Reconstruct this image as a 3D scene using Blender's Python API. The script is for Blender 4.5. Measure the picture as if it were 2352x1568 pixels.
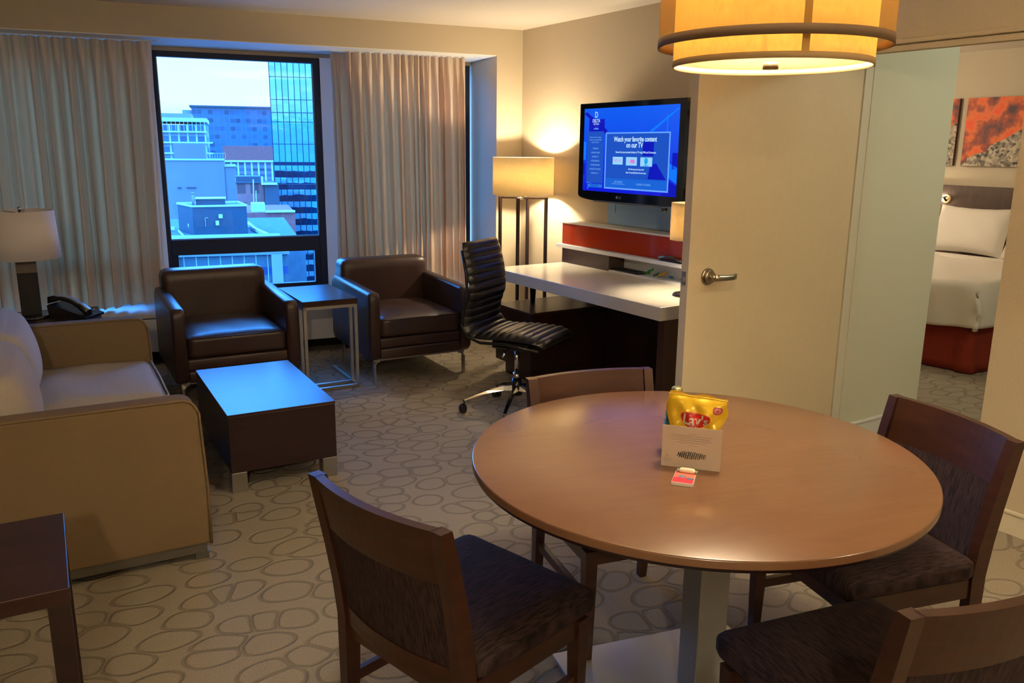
import bpy, bmesh, math, random
from mathutils import Vector, Matrix, Euler
random.seed(7)
pi = math.pi
for o in list(bpy.data.objects): bpy.data.objects.remove(o, do_unlink=True)
SC = bpy.context.scene
COL = SC.collection

# ------------------------------------------------------------------ camera
f_px, pit, rol = 1911.2, math.radians(13.104), math.radians(0.53)
CAMH = 1.57
fw = Vector((0, math.cos(pit), -math.sin(pit)))
upv = Vector((0, math.sin(pit), math.cos(pit)))
rt = Vector((1, 0, 0))
Rv = rt*math.cos(rol) + upv*math.sin(rol)
Uv = -rt*math.sin(rol) + upv*math.cos(rol)
cam_d = bpy.data.cameras.new('camera')
cam = bpy.data.objects.new('camera', cam_d)
COL.objects.link(cam)
cam.matrix_world = Matrix(((Rv.x, Uv.x, -fw.x, 0), (Rv.y, Uv.y, -fw.y, 0), (Rv.z, Uv.z, -fw.z, CAMH), (0, 0, 0, 1)))
cam_d.sensor_width = 36
cam_d.lens = f_px/2352*36
cam_d.clip_start = 0.05
cam_d.clip_end = 2000
SC.camera = cam
SC.view_settings.view_transform = 'Standard'
SC.view_settings.look = 'None'
SC.view_settings.exposure = 0.14
SC.view_settings.gamma = 1.0
SC.view_settings.use_curve_mapping = False

# light levels
SKY = 1.0
PEND = 85.0
FLOORL = 50.0
DESKL = 24.0
ENTRY_FILL = 56.0  # power of the fill lamps added behind the viewer

# ------------------------------------------------------------------ world: dusk sky, pale at the horizon, deep blue above
W = bpy.data.worlds.new('dusk_sky')
SC.world = W
W.use_nodes = True
nt = W.node_tree
nt.nodes.clear()
wo = nt.nodes.new('ShaderNodeOutputWorld'); bg = nt.nodes.new('ShaderNodeBackground')
tc = nt.nodes.new('ShaderNodeTexCoord'); sp = nt.nodes.new('ShaderNodeSeparateXYZ')
rp = nt.nodes.new('ShaderNodeValToRGB')
nt.links.new(tc.outputs['Generated'], sp.inputs[0])
nt.links.new(sp.outputs['Z'], rp.inputs[0])
nt.links.new(rp.outputs[0], bg.inputs[0])
nt.links.new(bg.outputs[0], wo.inputs[0])
el = rp.color_ramp.elements
el[0].position = 0.0; el[0].color = (0.32, 0.86, 1.0, 1)
el[1].position = 1.0; el[1].color = (1.9, 6.0, 15.0, 1)
e = el.new(0.045); e.color = (2.1, 1.6, 1.5, 1)
e = el.new(0.112); e.color = (2.0, 1.6, 1.6, 1)
e = el.new(0.150); e.color = (2.7, 7.0, 19.0, 1)
e = el.new(0.5); e.color = (2.3, 6.0, 16.5, 1)
bg.inputs[1].default_value = SKY

# ------------------------------------------------------------------ frames (plan directions of the place)
A1 = math.radians(23.5)      # window wall:  x along it to the right, y out through the window
AV = math.radians(-57.49)    # television wall: x along it to the right, y into it
A3 = math.radians(29.18)     # lounge furniture
AE = math.radians(18.3)      # city outside
def fr(a, x, y, z=0.0):
    c, s = math.cos(a), math.sin(a)
    return Vector((c*x - s*y, s*x + c*y, z))

# ------------------------------------------------------------------ materials
MATS = {}
def nodes_of(name):
    m = bpy.data.materials.new(name); m.use_nodes = True
    t = m.node_tree; b = t.nodes['Principled BSDF']
    return m, t, b
def N(t, kind, **kw):
    n = t.nodes.new(kind)
    for k, v in kw.items(): setattr(n, k, v)
    return n
def mat(name, col, rough=0.5, metal=0.0, noise=0.0, nscale=8.0, bump=0.0, bscale=200.0, spec=0.5, coat=0.0, emit=None, estr=0.0, trans=0.0, alpha=1.0, stretch=None, sheen=0.0, col2=None):
    if name in MATS: return MATS[name]
    m, t, b = nodes_of(name)
    b.inputs['Base Color'].default_value = (*col, 1)
    b.inputs['Roughness'].default_value = rough
    b.inputs['Metallic'].default_value = metal
    b.inputs['Specular IOR Level'].default_value = spec
    b.inputs['Coat Weight'].default_value = coat
    b.inputs['Coat Roughness'].default_value = 0.12
    b.inputs['Sheen Weight'].default_value = sheen
    b.inputs['Transmission Weight'].default_value = trans
    if emit: b.inputs['Emission Color'].default_value = (*emit, 1); b.inputs['Emission Strength'].default_value = estr
    tcn = N(t, 'ShaderNodeTexCoord'); mp = N(t, 'ShaderNodeMapping')
    t.links.new(tcn.outputs['Object'], mp.inputs[0])
    if stretch: mp.inputs['Scale'].default_value = stretch
    if noise > 0 or col2:
        nz = N(t, 'ShaderNodeTexNoise'); nz.inputs['Scale'].default_value = nscale; nz.inputs['Detail'].default_value = 6
        t.links.new(mp.outputs[0], nz.inputs[0])
        mx = N(t, 'ShaderNodeMix', data_type='RGBA')
        c2 = col2 if col2 else tuple(max(0, c*(1-noise)) for c in col)
        c1 = col if col2 else tuple(min(1, c*(1+noise)) for c in col)
        mx.inputs[6].default_value = (*c1, 1); mx.inputs[7].default_value = (*c2, 1)
        cr = N(t, 'ShaderNodeMapRange'); cr.inputs[1].default_value = 0.3; cr.inputs[2].default_value = 0.7
        t.links.new(nz.outputs[0], cr.inputs[0]); t.links.new(cr.outputs[0], mx.inputs[0])
        t.links.new(mx.outputs[2], b.inputs['Base Color'])
    if bump > 0:
        nb = N(t, 'ShaderNodeTexNoise'); nb.inputs['Scale'].default_value = bscale; nb.inputs['Detail'].default_value = 3
        t.links.new(tcn.outputs['Object'], nb.inputs[0])
        bp = N(t, 'ShaderNodeBump'); bp.inputs['Strength'].default_value = bump; bp.inputs['Distance'].default_value = 0.002
        t.links.new(nb.outputs[0], bp.inputs['Height']); t.links.new(bp.outputs[0], b.inputs['Normal'])
    MATS[name] = m
    return m
def emis(name, col, s=1.0):
    if name in MATS: return MATS[name]
    m, t, b = nodes_of(name)
    b.inputs['Base Color'].default_value = (0, 0, 0, 1)
    b.inputs['Roughness'].default_value = 0.4
    b.inputs['Specular IOR Level'].default_value = 0.1
    b.inputs['Emission Color'].default_value = (*col, 1); b.inputs['Emission Strength'].default_value = s
    MATS[name] = m
    return m
def woven(name, c1, c2, scale=700, rough=0.85, bump=0.5, stripe=None, var=0.0):
    """two-tone woven cloth / grasscloth; stripe=(sx,sy,sz) stretches the thread noise"""
    if name in MATS: return MATS[name]
    m, t, b = nodes_of(name)
    tcn = N(t, 'ShaderNodeTexCoord'); mp = N(t, 'ShaderNodeMapping')
    mp.inputs['Scale'].default_value = stripe or (1, 1, 1)
    t.links.new(tcn.outputs['Object'], mp.inputs[0])
    nz = N(t, 'ShaderNodeTexNoise'); nz.inputs['Scale'].default_value = scale; nz.inputs['Detail'].default_value = 2
    t.links.new(mp.outputs[0], nz.inputs[0])
    cr = N(t, 'ShaderNodeMapRange'); cr.inputs[1].default_value = 0.35; cr.inputs[2].default_value = 0.65
    t.links.new(nz.outputs[0], cr.inputs[0])
    mx = N(t, 'ShaderNodeMix', data_type='RGBA')
    mx.inputs[6].default_value = (*c1, 1); mx.inputs[7].default_value = (*c2, 1)
    t.links.new(cr.outputs[0], mx.inputs[0])
    t.links.new(mx.outputs[2], b.inputs['Base Color'])
    b.inputs['Roughness'].default_value = rough
    b.inputs['Specular IOR Level'].default_value = 0.2
    bp = N(t, 'ShaderNodeBump'); bp.inputs['Strength'].default_value = bump; bp.inputs['Distance'].default_value = 0.001
    t.links.new(nz.outputs[0], bp.inputs['Height']); t.links.new(bp.outputs[0], b.inputs['Normal'])
    if var > 0:
        tl = N(t, 'ShaderNodeBsdfTranslucent'); tl.inputs[0].default_value = (1.0, 0.615, 0.385, 1)
        ms = N(t, 'ShaderNodeMixShader'); ms.inputs[0].default_value = var
        t.links.new(b.outputs[0], ms.inputs[1]); t.links.new(tl.outputs[0], ms.inputs[2]); t.links.new(ms.outputs[0], t.nodes['Material Output'].inputs[0])
    MATS[name] = m
    return m
def wood(name, c1, c2, rough=0.35, scale=(1, 12, 12), nscale=3.0, coat=0.0, spec=0.5):
    if name in MATS: return MATS[name]
    m, t, b = nodes_of(name)
    tcn = N(t, 'ShaderNodeTexCoord'); mp = N(t, 'ShaderNodeMapping')
    mp.inputs['Scale'].default_value = scale
    t.links.new(tcn.outputs['Object'], mp.inputs[0])
    n1 = N(t, 'ShaderNodeTexNoise'); n1.inputs['Scale'].default_value = nscale; n1.inputs['Detail'].default_value = 8; n1.inputs['Distortion'].default_value = 0.6
    t.links.new(mp.outputs[0], n1.inputs[0])
    cr = N(t, 'ShaderNodeMapRange'); cr.inputs[1].default_value = 0.3; cr.inputs[2].default_value = 0.7
    t.links.new(n1.outputs[0], cr.inputs[0])
    mx = N(t, 'ShaderNodeMix', data_type='RGBA')
    mx.inputs[6].default_value = (*c1, 1); mx.inputs[7].default_value = (*c2, 1)
    t.links.new(cr.outputs[0], mx.inputs[0]); t.links.new(mx.outputs[2], b.inputs['Base Color'])
    b.inputs['Roughness'].default_value = rough
    b.inputs['Coat Weight'].default_value = coat; b.inputs['Coat Roughness'].default_value = 0.25
    b.inputs['Specular IOR Level'].default_value = spec
    MATS[name] = m
    return m
def lampshade(name, col, thru, see=0.0, glow=0.0):
    if name in MATS: return MATS[name]
    m, t, b = nodes_of(name)
    out = t.nodes['Material Output']; t.nodes.remove(b)
    df = N(t, 'ShaderNodeBsdfDiffuse'); tr = N(t, 'ShaderNodeBsdfTranslucent'); tp = N(t, 'ShaderNodeBsdfTransparent')
    tcn = N(t, 'ShaderNodeTexCoord'); nz = N(t, 'ShaderNodeTexNoise'); nz.inputs['Scale'].default_value = 90; nz.inputs['Detail'].default_value = 4
    mp = N(t, 'ShaderNodeMapping'); mp.inputs['Scale'].default_value = (1, 1, 0.5)
    t.links.new(tcn.outputs['Object'], mp.inputs[0]); t.links.new(mp.outputs[0], nz.inputs[0])
    mr = N(t, 'ShaderNodeMapRange'); mr.inputs[1].default_value = 0.3; mr.inputs[2].default_value = 0.7; mr.inputs[3].default_value = 0.8; mr.inputs[4].default_value = 1.15
    t.links.new(nz.outputs[0], mr.inputs[0])
    vm = N(t, 'ShaderNodeVectorMath', operation='SCALE'); vm.inputs[0].default_value = thru
    t.links.new(mr.outputs[0], vm.inputs['Scale']); t.links.new(vm.outputs[0], tr.inputs[0])
    df.inputs[0].default_value = (*col, 1)
    a = N(t, 'ShaderNodeAddShader'); t.links.new(df.outputs[0], a.inputs[0]); t.links.new(tr.outputs[0], a.inputs[1])
    last = a
    if glow > 0:
        em = N(t, 'ShaderNodeEmission'); em.inputs[1].default_value = glow
        t.links.new(vm.outputs[0], em.inputs[0])
        a2 = N(t, 'ShaderNodeAddShader'); t.links.new(last.outputs[0], a2.inputs[0]); t.links.new(em.outputs[0], a2.inputs[1]); last = a2
    if see > 0:
        mx = N(t, 'ShaderNodeMixShader'); mx.inputs[0].default_value = see
        t.links.new(last.outputs[0], mx.inputs[1]); t.links.new(tp.outputs[0], mx.inputs[2]); last = mx
    t.links.new(last.outputs[0], out.inputs[0])
    MATS[name] = m
    return m
def carpet_mat():
    m, t, b = nodes_of('pebble_carpet')
    tcn = N(t, 'ShaderNodeTexCoord'); mp = N(t, 'ShaderNodeMapping')
    mp.inputs['Rotation'].default_value = (0, 0, math.radians(-25)); mp.inputs['Scale'].default_value = (0.82, 1.15, 1)
    t.links.new(tcn.outputs['Object'], mp.inputs[0])
    wz = N(t, 'ShaderNodeTexNoise'); wz.inputs['Scale'].default_value = 2.2; wz.inputs['Detail'].default_value = 1
    t.links.new(mp.outputs[0], wz.inputs[0])
    sb = N(t, 'ShaderNodeVectorMath', operation='SUBTRACT'); sb.inputs[1].default_value = (0.5, 0.5, 0.5)
    sc = N(t, 'ShaderNodeVectorMath', operation='SCALE'); sc.inputs['Scale'].default_value = 0.16
    ad = N(t, 'ShaderNodeVectorMath', operation='ADD')
    t.links.new(wz.outputs[1], sb.inputs[0]); t.links.new(sb.outputs[0], sc.inputs[0]); t.links.new(sc.outputs[0], ad.inputs[0]); t.links.new(mp.outputs[0], ad.inputs[1])
    S = 6.8
    def vor(feat, smooth=None):
        v = N(t, 'ShaderNodeTexVoronoi', feature=feat, voronoi_dimensions='2D'); v.inputs['Scale'].default_value = S
        v.inputs['Randomness'].default_value = 0.92
        t.links.new(ad.outputs[0], v.inputs['Vector']); return v
    ed = vor('DISTANCE_TO_EDGE'); f1 = vor('F1')
    # rounded pebble field: edge distance blended with centre distance
    mr = N(t, 'ShaderNodeMapRange'); mr.inputs[1].default_value = 0; mr.inputs[2].default_value = 0.66; mr.inputs[3].default_value = 0.34; mr.inputs[4].default_value = -0.10
    t.links.new(f1.outputs['Distance'], mr.inputs[0])
    mn = N(t, 'ShaderNodeMath', operation='SMOOTH_MIN'); mn.inputs[2].default_value = 0.15
    t.links.new(ed.outputs['Distance'], mn.inputs[0]); t.links.new(mr.outputs[0], mn.inputs[1])
    df = N(t, 'ShaderNodeMath', operation='SUBTRACT'); df.inputs[1].default_value = 0.024
    t.links.new(mn.outputs[0], df.inputs[0])
    ab = N(t, 'ShaderNodeMath', operation='ABSOLUTE'); t.links.new(df.outputs[0], ab.inputs[0])
    ln = N(t, 'ShaderNodeMapRange', interpolation_type='SMOOTHSTEP'); ln.inputs[1].default_value = 0.006; ln.inputs[2].default_value = 0.046; ln.inputs[3].default_value = 1; ln.inputs[4].default_value = 0
    t.links.new(ab.outputs[0], ln.inputs[0])
    pile = N(t, 'ShaderNodeTexNoise'); pile.inputs['Scale'].default_value = 260; pile.inputs['Detail'].default_value = 3
    t.links.new(tcn.outputs['Object'], pile.inputs[0])
    mx = N(t, 'ShaderNodeMix', data_type='RGBA'); mx.inputs[6].default_value = (0.29, 0.25, 0.19, 1); mx.inputs[7].default_value = (0.165, 0.138, 0.104, 1)
    m2 = N(t, 'ShaderNodeMath', operation='MULTIPLY'); m2.inputs[1].default_value = 0.62
    t.links.new(ln.outputs[0], m2.inputs[0]); t.links.new(m2.outputs[0], mx.inputs[0])
    mp2 = N(t, 'ShaderNodeMapRange'); mp2.inputs[1].default_value = 0.3; mp2.inputs[2].default_value = 0.7; mp2.inputs[3].default_value = 0.72; mp2.inputs[4].default_value = 1.25
    t.links.new(pile.outputs[0], mp2.inputs[0])
    vs = N(t, 'ShaderNodeVectorMath', operation='SCALE'); t.links.new(mx.outputs[2], vs.inputs[0]); t.links.new(mp2.outputs[0], vs.inputs['Scale'])
    t.links.new(vs.outputs[0], b.inputs['Base Color'])
    b.inputs['Roughness'].default_value = 0.95; b.inputs['Specular IOR Level'].default_value = 0.1
    hs = N(t, 'ShaderNodeMath', operation='MULTIPLY'); hs.inputs[1].default_value = -1.0; t.links.new(ln.outputs[0], hs.inputs[0])
    bp = N(t, 'ShaderNodeBump'); bp.inputs['Strength'].default_value = 0.7; bp.inputs['Distance'].default_value = 0.006
    t.links.new(hs.outputs[0], bp.inputs['Height'])
    bp2 = N(t, 'ShaderNodeBump'); bp2.inputs['Strength'].default_value = 0.35; bp2.inputs['Distance'].default_value = 0.002
    t.links.new(pile.outputs[0], bp2.inputs['Height']); t.links.new(bp.outputs[0], bp2.inputs['Normal']); t.links.new(bp2.outputs[0], b.inputs['Normal'])
    return m
def glass_mat():
    m, t, b = nodes_of('window_glass')
    out = t.nodes['Material Output']; t.nodes.remove(b)
    tp = N(t, 'ShaderNodeBsdfTransparent'); tp.inputs[0].default_value = (0.62, 0.90, 1.0, 1)
    gl = N(t, 'ShaderNodeBsdfGlossy'); gl.inputs['Roughness'].default_value = 0.01
    fz = N(t, 'ShaderNodeFresnel'); fz.inputs[0].default_value = 1.45
    mx = N(t, 'ShaderNodeMixShader')
    t.links.new(fz.outputs[0], mx.inputs[0]); t.links.new(tp.outputs[0], mx.inputs[1]); t.links.new(gl.outputs[0], mx.inputs[2]); t.links.new(mx.outputs[0], out.inputs[0])
    return m

M_WALL = woven('wall_grasscloth', (0.56, 0.475, 0.345), (0.50, 0.42, 0.30), 160, 0.9, 0.25, (1, 1, 3))
M_WALLW = woven('cool_lit_grasscloth', (0.63, 0.61, 0.47), (0.57, 0.55, 0.42), 160, 0.9, 0.25, (1, 1, 3))  # wall grasscloth with the passage's cool light put into its colour
M_PAINT = mat('ceiling_paint', (0.66, 0.59, 0.49), 0.9, bump=0.15, bscale=120)
M_JAMB = mat('white_jamb_paint', (0.78, 0.80, 0.80), 0.6)
M_TRIM = mat('cream_trim_paint', (0.66, 0.60, 0.46), 0.45)
M_DOOR = mat('door_paint', (0.53, 0.43, 0.275), 0.55, noise=0.02, nscale=30, bump=0.1, bscale=300)
M_DOOREDGE = mat('door_edge_paint', (0.46, 0.40, 0.32), 0.5)
M_CARPET = carpet_mat()
M_BLACKFR = mat('dark_window_metal', (0.003, 0.009, 0.026), 0.5, spec=0.3)
M_GLASS = glass_mat()
M_CURT = woven('drapery_linen', (0.80, 0.72, 0.58), (0.68, 0.61, 0.49), 500, 0.9, 0.3, (1, 1, 0.4), 0.44)
M_SHEER = woven('pale_lining', (0.72, 0.68, 0.62), (0.65, 0.62, 0.56), 500, 0.9, 0.2, None, 0.5)
M_LEATH = mat('brown_leather', (0.038, 0.019, 0.015), 0.36, noise=0.25, nscale=5, bump=0.25, bscale=350, spec=0.55)
M_BLKLEATH = mat('black_leather', (0.006, 0.006, 0.007), 0.34, bump=0.2, bscale=350, spec=0.5)
M_STEEL = mat('brushed_steel', (0.50, 0.49, 0.46), 0.35, 1.0)
M_CHROME = mat('polished_chrome', (0.75, 0.74, 0.72), 0.12, 1.0)
M_DKWOOD = wood('espresso_wood', (0.024, 0.008, 0.008), (0.014, 0.006, 0.006), 0.33, spec=0.6)
M_DKWOODTOP = wood('espresso_wood_satin', (0.05, 0.024, 0.018), (0.03, 0.014, 0.012), 0.30, spec=0.22)
M_CHWOOD = wood('walnut_chair_wood', (0.048, 0.016, 0.007), (0.029, 0.010, 0.005), 0.33, (3, 3, 14), 3, spec=0.5)
M_SOFA = woven('tan_sofa_cloth', (0.22, 0.155, 0.085), (0.165, 0.115, 0.060), 420, 0.92, 0.5)
M_CUSH = woven('pale_cushion_cloth', (0.46, 0.42, 0.38), (0.38, 0.34, 0.30), 420, 0.92, 0.4)
M_STONE = mat('cream_stone_top', (0.62, 0.57, 0.46), 0.22, noise=0.03, nscale=60, spec=0.5)
M_WHITEG = mat('white_gloss_panel', (0.78, 0.80, 0.82), 0.18, spec=0.6)
M_WHITE = mat('white_paint', (0.66, 0.66, 0.62), 0.5)
M_ORANGE = mat('orange_glass', (0.36, 0.035, 0.008), 0.06, spec=0.8, coat=0.6)
M_GREYWOOD = wood('grey_brown_laminate', (0.085, 0.052, 0.040), (0.055, 0.033, 0.026), 0.4, (2, 2, 14), 4)
M_BRONZE = mat('dark_bronze_metal', (0.035, 0.020, 0.014), 0.38, 0.6)
M_BLACKPL = mat('black_plastic', (0.008, 0.008, 0.010), 0.25, spec=0.6)
M_BLACKGL = mat('piano_black_plastic', (0.004, 0.005, 0.007), 0.06, spec=0.7, coat=0.5)
M_NICKEL = mat('satin_nickel', (0.42, 0.37, 0.28), 0.28, 1.0)
M_SEATFAB = woven('ribbed_brown_upholstery', (0.045, 0.025, 0.024), (0.012, 0.007, 0.008), 260, 0.8, 0.9, (1, 0.10, 0.10))
M_BEDWHITE = mat('white_bed_linen', (0.78, 0.72, 0.62), 0.85, bump=0.2, bscale=40)
M_BEDRED = woven('rust_bed_skirt', (0.27, 0.035, 0.018), (0.20, 0.026, 0.014), 400, 0.9, 0.3)

# ------------------------------------------------------------------ geometry helpers
class G:
    def __init__(s, off=(0, 0, 0)):
        s.bm = bmesh.new(); s.off = Vector(off)
    def _add(s, tmp, mtx=None):
        if mtx is not None: bmesh.ops.transform(tmp, matrix=mtx, verts=tmp.verts)
        mp = {}
        for v in tmp.verts: mp[v] = s.bm.verts.new(v.co - s.off)
        for f in tmp.faces:
            try:
                nf = s.bm.faces.new([mp[v] for v in f.verts]); nf.smooth = f.smooth
            except ValueError: pass
        tmp.free(); return s
    def box(s, x0, x1, y0, y1, z0, z1, bev=0.0, seg=2, mtx=None, smooth=False):
        t = bmesh.new(); bmesh.ops.create_cube(t, size=1)
        for v in t.verts: v.co = Vector(((x0+x1)/2+v.co.x*(x1-x0), (y0+y1)/2+v.co.y*(y1-y0), (z0+z1)/2+v.co.z*(z1-z0)))
        if bev > 0:
            bmesh.ops.bevel(t, geom=list(t.edges), offset=bev, segments=seg, profile=0.5, affect='EDGES')
            if smooth or seg > 2:
                for f in t.faces: f.smooth = True
        return s._add(t, mtx)
    def pad(s, x0, x1, y0, y1, z0, z1, r=0.04, crown=0.02, n=14, mtx=None, axis=2, wr=0.0, seed=0):
        """soft cushion: rounded box with a domed face along +axis"""
        t = bmesh.new(); bmesh.ops.create_cube(t, size=2)
        bmesh.ops.subdivide_edges(t, edges=list(t.edges), cuts=n, use_grid_fill=True)
        h = Vector(((x1-x0)/2, (y1-y0)/2, (z1-z0)/2)); c = Vector(((x0+x1)/2, (y0+y1)/2, (z0+z1)/2))
        rr = min(r, min(h)*0.98)
        for v in t.verts:
            u = v.co.copy(); q = Vector((u.x*h.x, u.y*h.y, u.z*h.z))
            inner = Vector([max(-(h[i]-rr), min(h[i]-rr, q[i])) for i in range(3)])
            d = q-inner
            if d.length > 1e-9: q = inner + d.normalized()*rr
            o = [i for i in range(3) if i != axis]
            k = (1-u[o[0]]**2)*(1-u[o[1]]**2)
            if u[axis] > -0.5: q[axis] += crown*max(0, k)**0.6
            if wr > 0: q[axis] += wr*math.sin(u[o[0]]*7+seed+2*math.sin(u[o[1]]*3+seed))*k
            v.co = q+c
        for f in t.faces: f.smooth = True
        return s._add(t, mtx)
    def cyl(s, p0, p1, r0, r1=None, seg=24, smooth=True):
        r1 = r0 if r1 is None else r1
        p0, p1 = Vector(p0), Vector(p1); d = (p1-p0).normalized()
        a = Vector((0, 0, 1)) if abs(d.z) < 0.9 else Vector((1, 0, 0))
        x = d.cross(a).normalized(); y = d.cross(x)
        R = [[], []]
        for k, (p, r) in enumerate(((p0, r0), (p1, r1))):
            for i in range(seg):
                an = 2*pi*i/seg; R[k].append(s.bm.verts.new(p + x*math.cos(an)*r + y*math.sin(an)*r - s.off))
        for i in range(seg):
            j = (i+1) % seg; f = s.bm.faces.new((R[0][i], R[0][j], R[1][j], R[1][i])); f.smooth = smooth
        s.bm.faces.new(R[0][::-1]); s.bm.faces.new(R[1]); return s
    def lathe(s, prof, c=(0, 0, 0), seg=48, smooth=True, closed=False):
        rings = []
        for r, z in prof:
            if r < 1e-6: rings.append([s.bm.verts.new(Vector((c[0], c[1], c[2]+z))-s.off)])
            else: rings.append([s.bm.verts.new(Vector((c[0]+r*math.cos(2*pi*i/seg), c[1]+r*math.sin(2*pi*i/seg), c[2]+z))-s.off) for i in range(seg)])
        pr = list(zip(rings, rings[1:]))
        if closed: pr.append((rings[-1], rings[0]))
        for a, b in pr:
            for i in range(seg):
                j = (i+1) % seg
                if len(a) == 1 and len(b) == 1: continue
                if len(a) == 1: f = s.bm.faces.new((a[0], b[j], b[i]))
                elif len(b) == 1: f = s.bm.faces.new((a[i], a[j], b[0]))
                else: f = s.bm.faces.new((a[i], a[j], b[j], b[i]))
                f.smooth = smooth
        return s
    def loft(s, secs, cap=True, smooth=True, close=False):
        """sections: lists of points, each a closed ring"""
        rs = [[s.bm.verts.new(Vector(p)-s.off) for p in sec] for sec in secs]
        n = len(rs[0]); pr = list(zip(rs, rs[1:]))
        if close: pr.append((rs[-1], rs[0]))
        for a, b in pr:
            for i in range(n):
                j = (i+1) % n
                f = s.bm.faces.new((a[i], a[j], b[j], b[i])); f.smooth = smooth
        if cap and not close: s.bm.faces.new(rs[0][::-1]); s.bm.faces.new(rs[-1])
        return s
    def grid(s, pts, smooth=True, closed_u=False):
        vs = [[s.bm.verts.new(Vector(p)-s.off) for p in row] for row in pts]
        for a, b in zip(vs, vs[1:]):
            for i in range(len(a)-1):
                f = s.bm.faces.new((a[i], a[i+1], b[i+1], b[i])); f.smooth = smooth
        return s
    def tube(s, pts, r, seg=8, smooth=True, flat=None):
        pts = [Vector(p) for p in pts]; secs = []
        up = Vector((0, 0, 1))
        for i, p in enumerate(pts):
            d = (pts[min(i+1, len(pts)-1)]-pts[max(i-1, 0)]).normalized()
            a = up if abs(d.dot(up)) < 0.95 else Vector((0, 1, 0))
            x = d.cross(a).normalized(); y = d.cross(x).normalized()
            rx, ry = (r, r) if not flat else flat
            if flat and seg == 4: secs.append([p+x*rx+y*ry, p-x*rx+y*ry, p-x*rx-y*ry, p+x*rx-y*ry])
            else: secs.append([p + x*math.cos(2*pi*k/seg)*rx + y*math.sin(2*pi*k/seg)*ry for k in range(seg)])
        return s.loft(secs, True, smooth)
    def quad(s, *p):
        s.bm.faces.new([s.bm.verts.new(Vector(q)-s.off) for q in p]); return s
    def build(s, name, m, parent=None, recalc=True):
        if recalc: bmesh.ops.recalc_face_normals(s.bm, faces=s.bm.faces)
        me = bpy.data.meshes.new(name); s.bm.to_mesh(me); s.bm.free()
        me.materials.append(m)
        o = bpy.data.objects.new(name, me); COL.objects.link(o)
        if parent is not None: o.parent = parent
        return o

def tag(o, label, cat, group=None, kind=None):
    o['label'] = label; o['category'] = cat
    if group: o['group'] = group
    if kind: o['kind'] = kind
    return o
def thing(name, label, cat, loc=(0, 0, 0), ang=0.0, group=None):
    o = bpy.data.objects.new(name, None); COL.objects.link(o)
    o.location = loc; o.rotation_euler = (0, 0, ang); o.empty_display_size = 0.1
    return tag(o, label, cat, group)
def solo(o, label, cat, loc=(0, 0, 0), ang=0.0, group=None):
    o.location = loc; o.rotation_euler = (0, 0, ang)
    return tag(o, label, cat, group)
def struct(name, g, m, ang=0.0, loc=(0, 0, 0)):
    o = g.build(name, m); o['kind'] = 'structure'; o.rotation_euler = (0, 0, ang); o.location = loc
    return o
def copy_tree(root, loc, ang, label=None, group=None):
    def cp(o, par):
        c = o.copy(); COL.objects.link(c); c.parent = par
        for ch in [x for x in bpy.data.objects if x.parent == o]: cp(ch, c)
        return c
    r = cp(root, None); r.location = loc; r.rotation_euler = (0, 0, ang)
    if label: r['label'] = label
    if group: r['group'] = group
    return r
def text_mesh(body, size, align='CENTER', ext=0.0005, bold=0.0, sx=1.0, shear=0.0):
    cu = bpy.data.curves.new('txt', 'FONT'); cu.body = body; cu.size = size; cu.align_x = align; cu.align_y = 'CENTER'
    cu.extrude = ext; cu.offset = bold; cu.resolution_u = 3; cu.shear = shear
    o = bpy.data.objects.new('txt', cu); COL.objects.link(o)
    dg = bpy.context.evaluated_depsgraph_get(); me = bpy.data.meshes.new_from_object(o.evaluated_get(dg))
    bpy.data.objects.remove(o, do_unlink=True); bpy.data.curves.remove(cu)
    for v in me.vertices: v.co.x *= sx
    return me
def put_texts(name, items, m, parent, fn):
    """items: (body,size,x,z[,align,bold,sx]) laid in the plane x,z; fn maps (x,z,depth) -> local point"""
    bm = bmesh.new()
    for it in items:
        b, sz, x, z = it[:4]; al = it[4] if len(it) > 4 else 'CENTER'; bo = it[5] if len(it) > 5 else 0; sx = it[6] if len(it) > 6 else 1.0
        me = text_mesh(b, sz, al, 0.0003, bo, sx)
        n0 = len(bm.verts); bm.from_mesh(me); bm.verts.ensure_lookup_table()
        for v in bm.verts[n0:]: v.co = Vector(fn(x+v.co.x, z+v.co.y, v.co.z))
        bpy.data.meshes.remove(me)
    me = bpy.data.meshes.new(name); bm.to_mesh(me); bm.free(); me.materials.append(m)
    o = bpy.data.objects.new(name, me); COL.objects.link(o); o.parent = parent
    return o
def point_light(name, loc, power, col, r=0.03, parent=None):
    l = bpy.data.lights.new(name, 'POINT'); l.energy = power; l.color = col; l.shadow_soft_size = r
    o = bpy.data.objects.new(name, l); COL.objects.link(o); o.location = loc
    if parent is not None: o.parent = parent
    return o
WARM = (1.0, 0.83, 0.57)

# ================================================================== THE ROOM
CEIL = 2.48
# floor and ceiling (window-wall frame); they stop at the window wall
struct('floor', G().box(-1.25, 10.5, -3.6, 7.12, -0.12, 0.0), M_CARPET, A1)
struct('ceiling', G().box(-1.25, 10.5, -3.6, 7.12, CEIL, CEIL+0.12), M_PAINT, A1)
g = G()
g.box(-1.25, 2.63, 6.40, 7.12, 2.28, CEIL)           # soffit over the window niche
g.box(2.63, 10.5, 6.40, 7.12, 0, CEIL)               # pier and wall right of it
g.box(-1.25, 2.63, 6.97, 7.12, 2.245, 2.28)          # strip above the frame
g.box(-1.25, 2.63, 6.99, 7.12, 0, 0.38)              # wall behind the convector
struct('wall_window', g, M_WALL, A1)
struct('trim_3', G().box(1.335, 1.425, 6.93, 7.12, 0.38, 2.245), M_JAMB, A1)        # white jambs between the units
struct('trim_4', G().box(0.02, 0.112, 6.93, 7.12, 0.38, 2.245), M_JAMB, A1)
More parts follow.
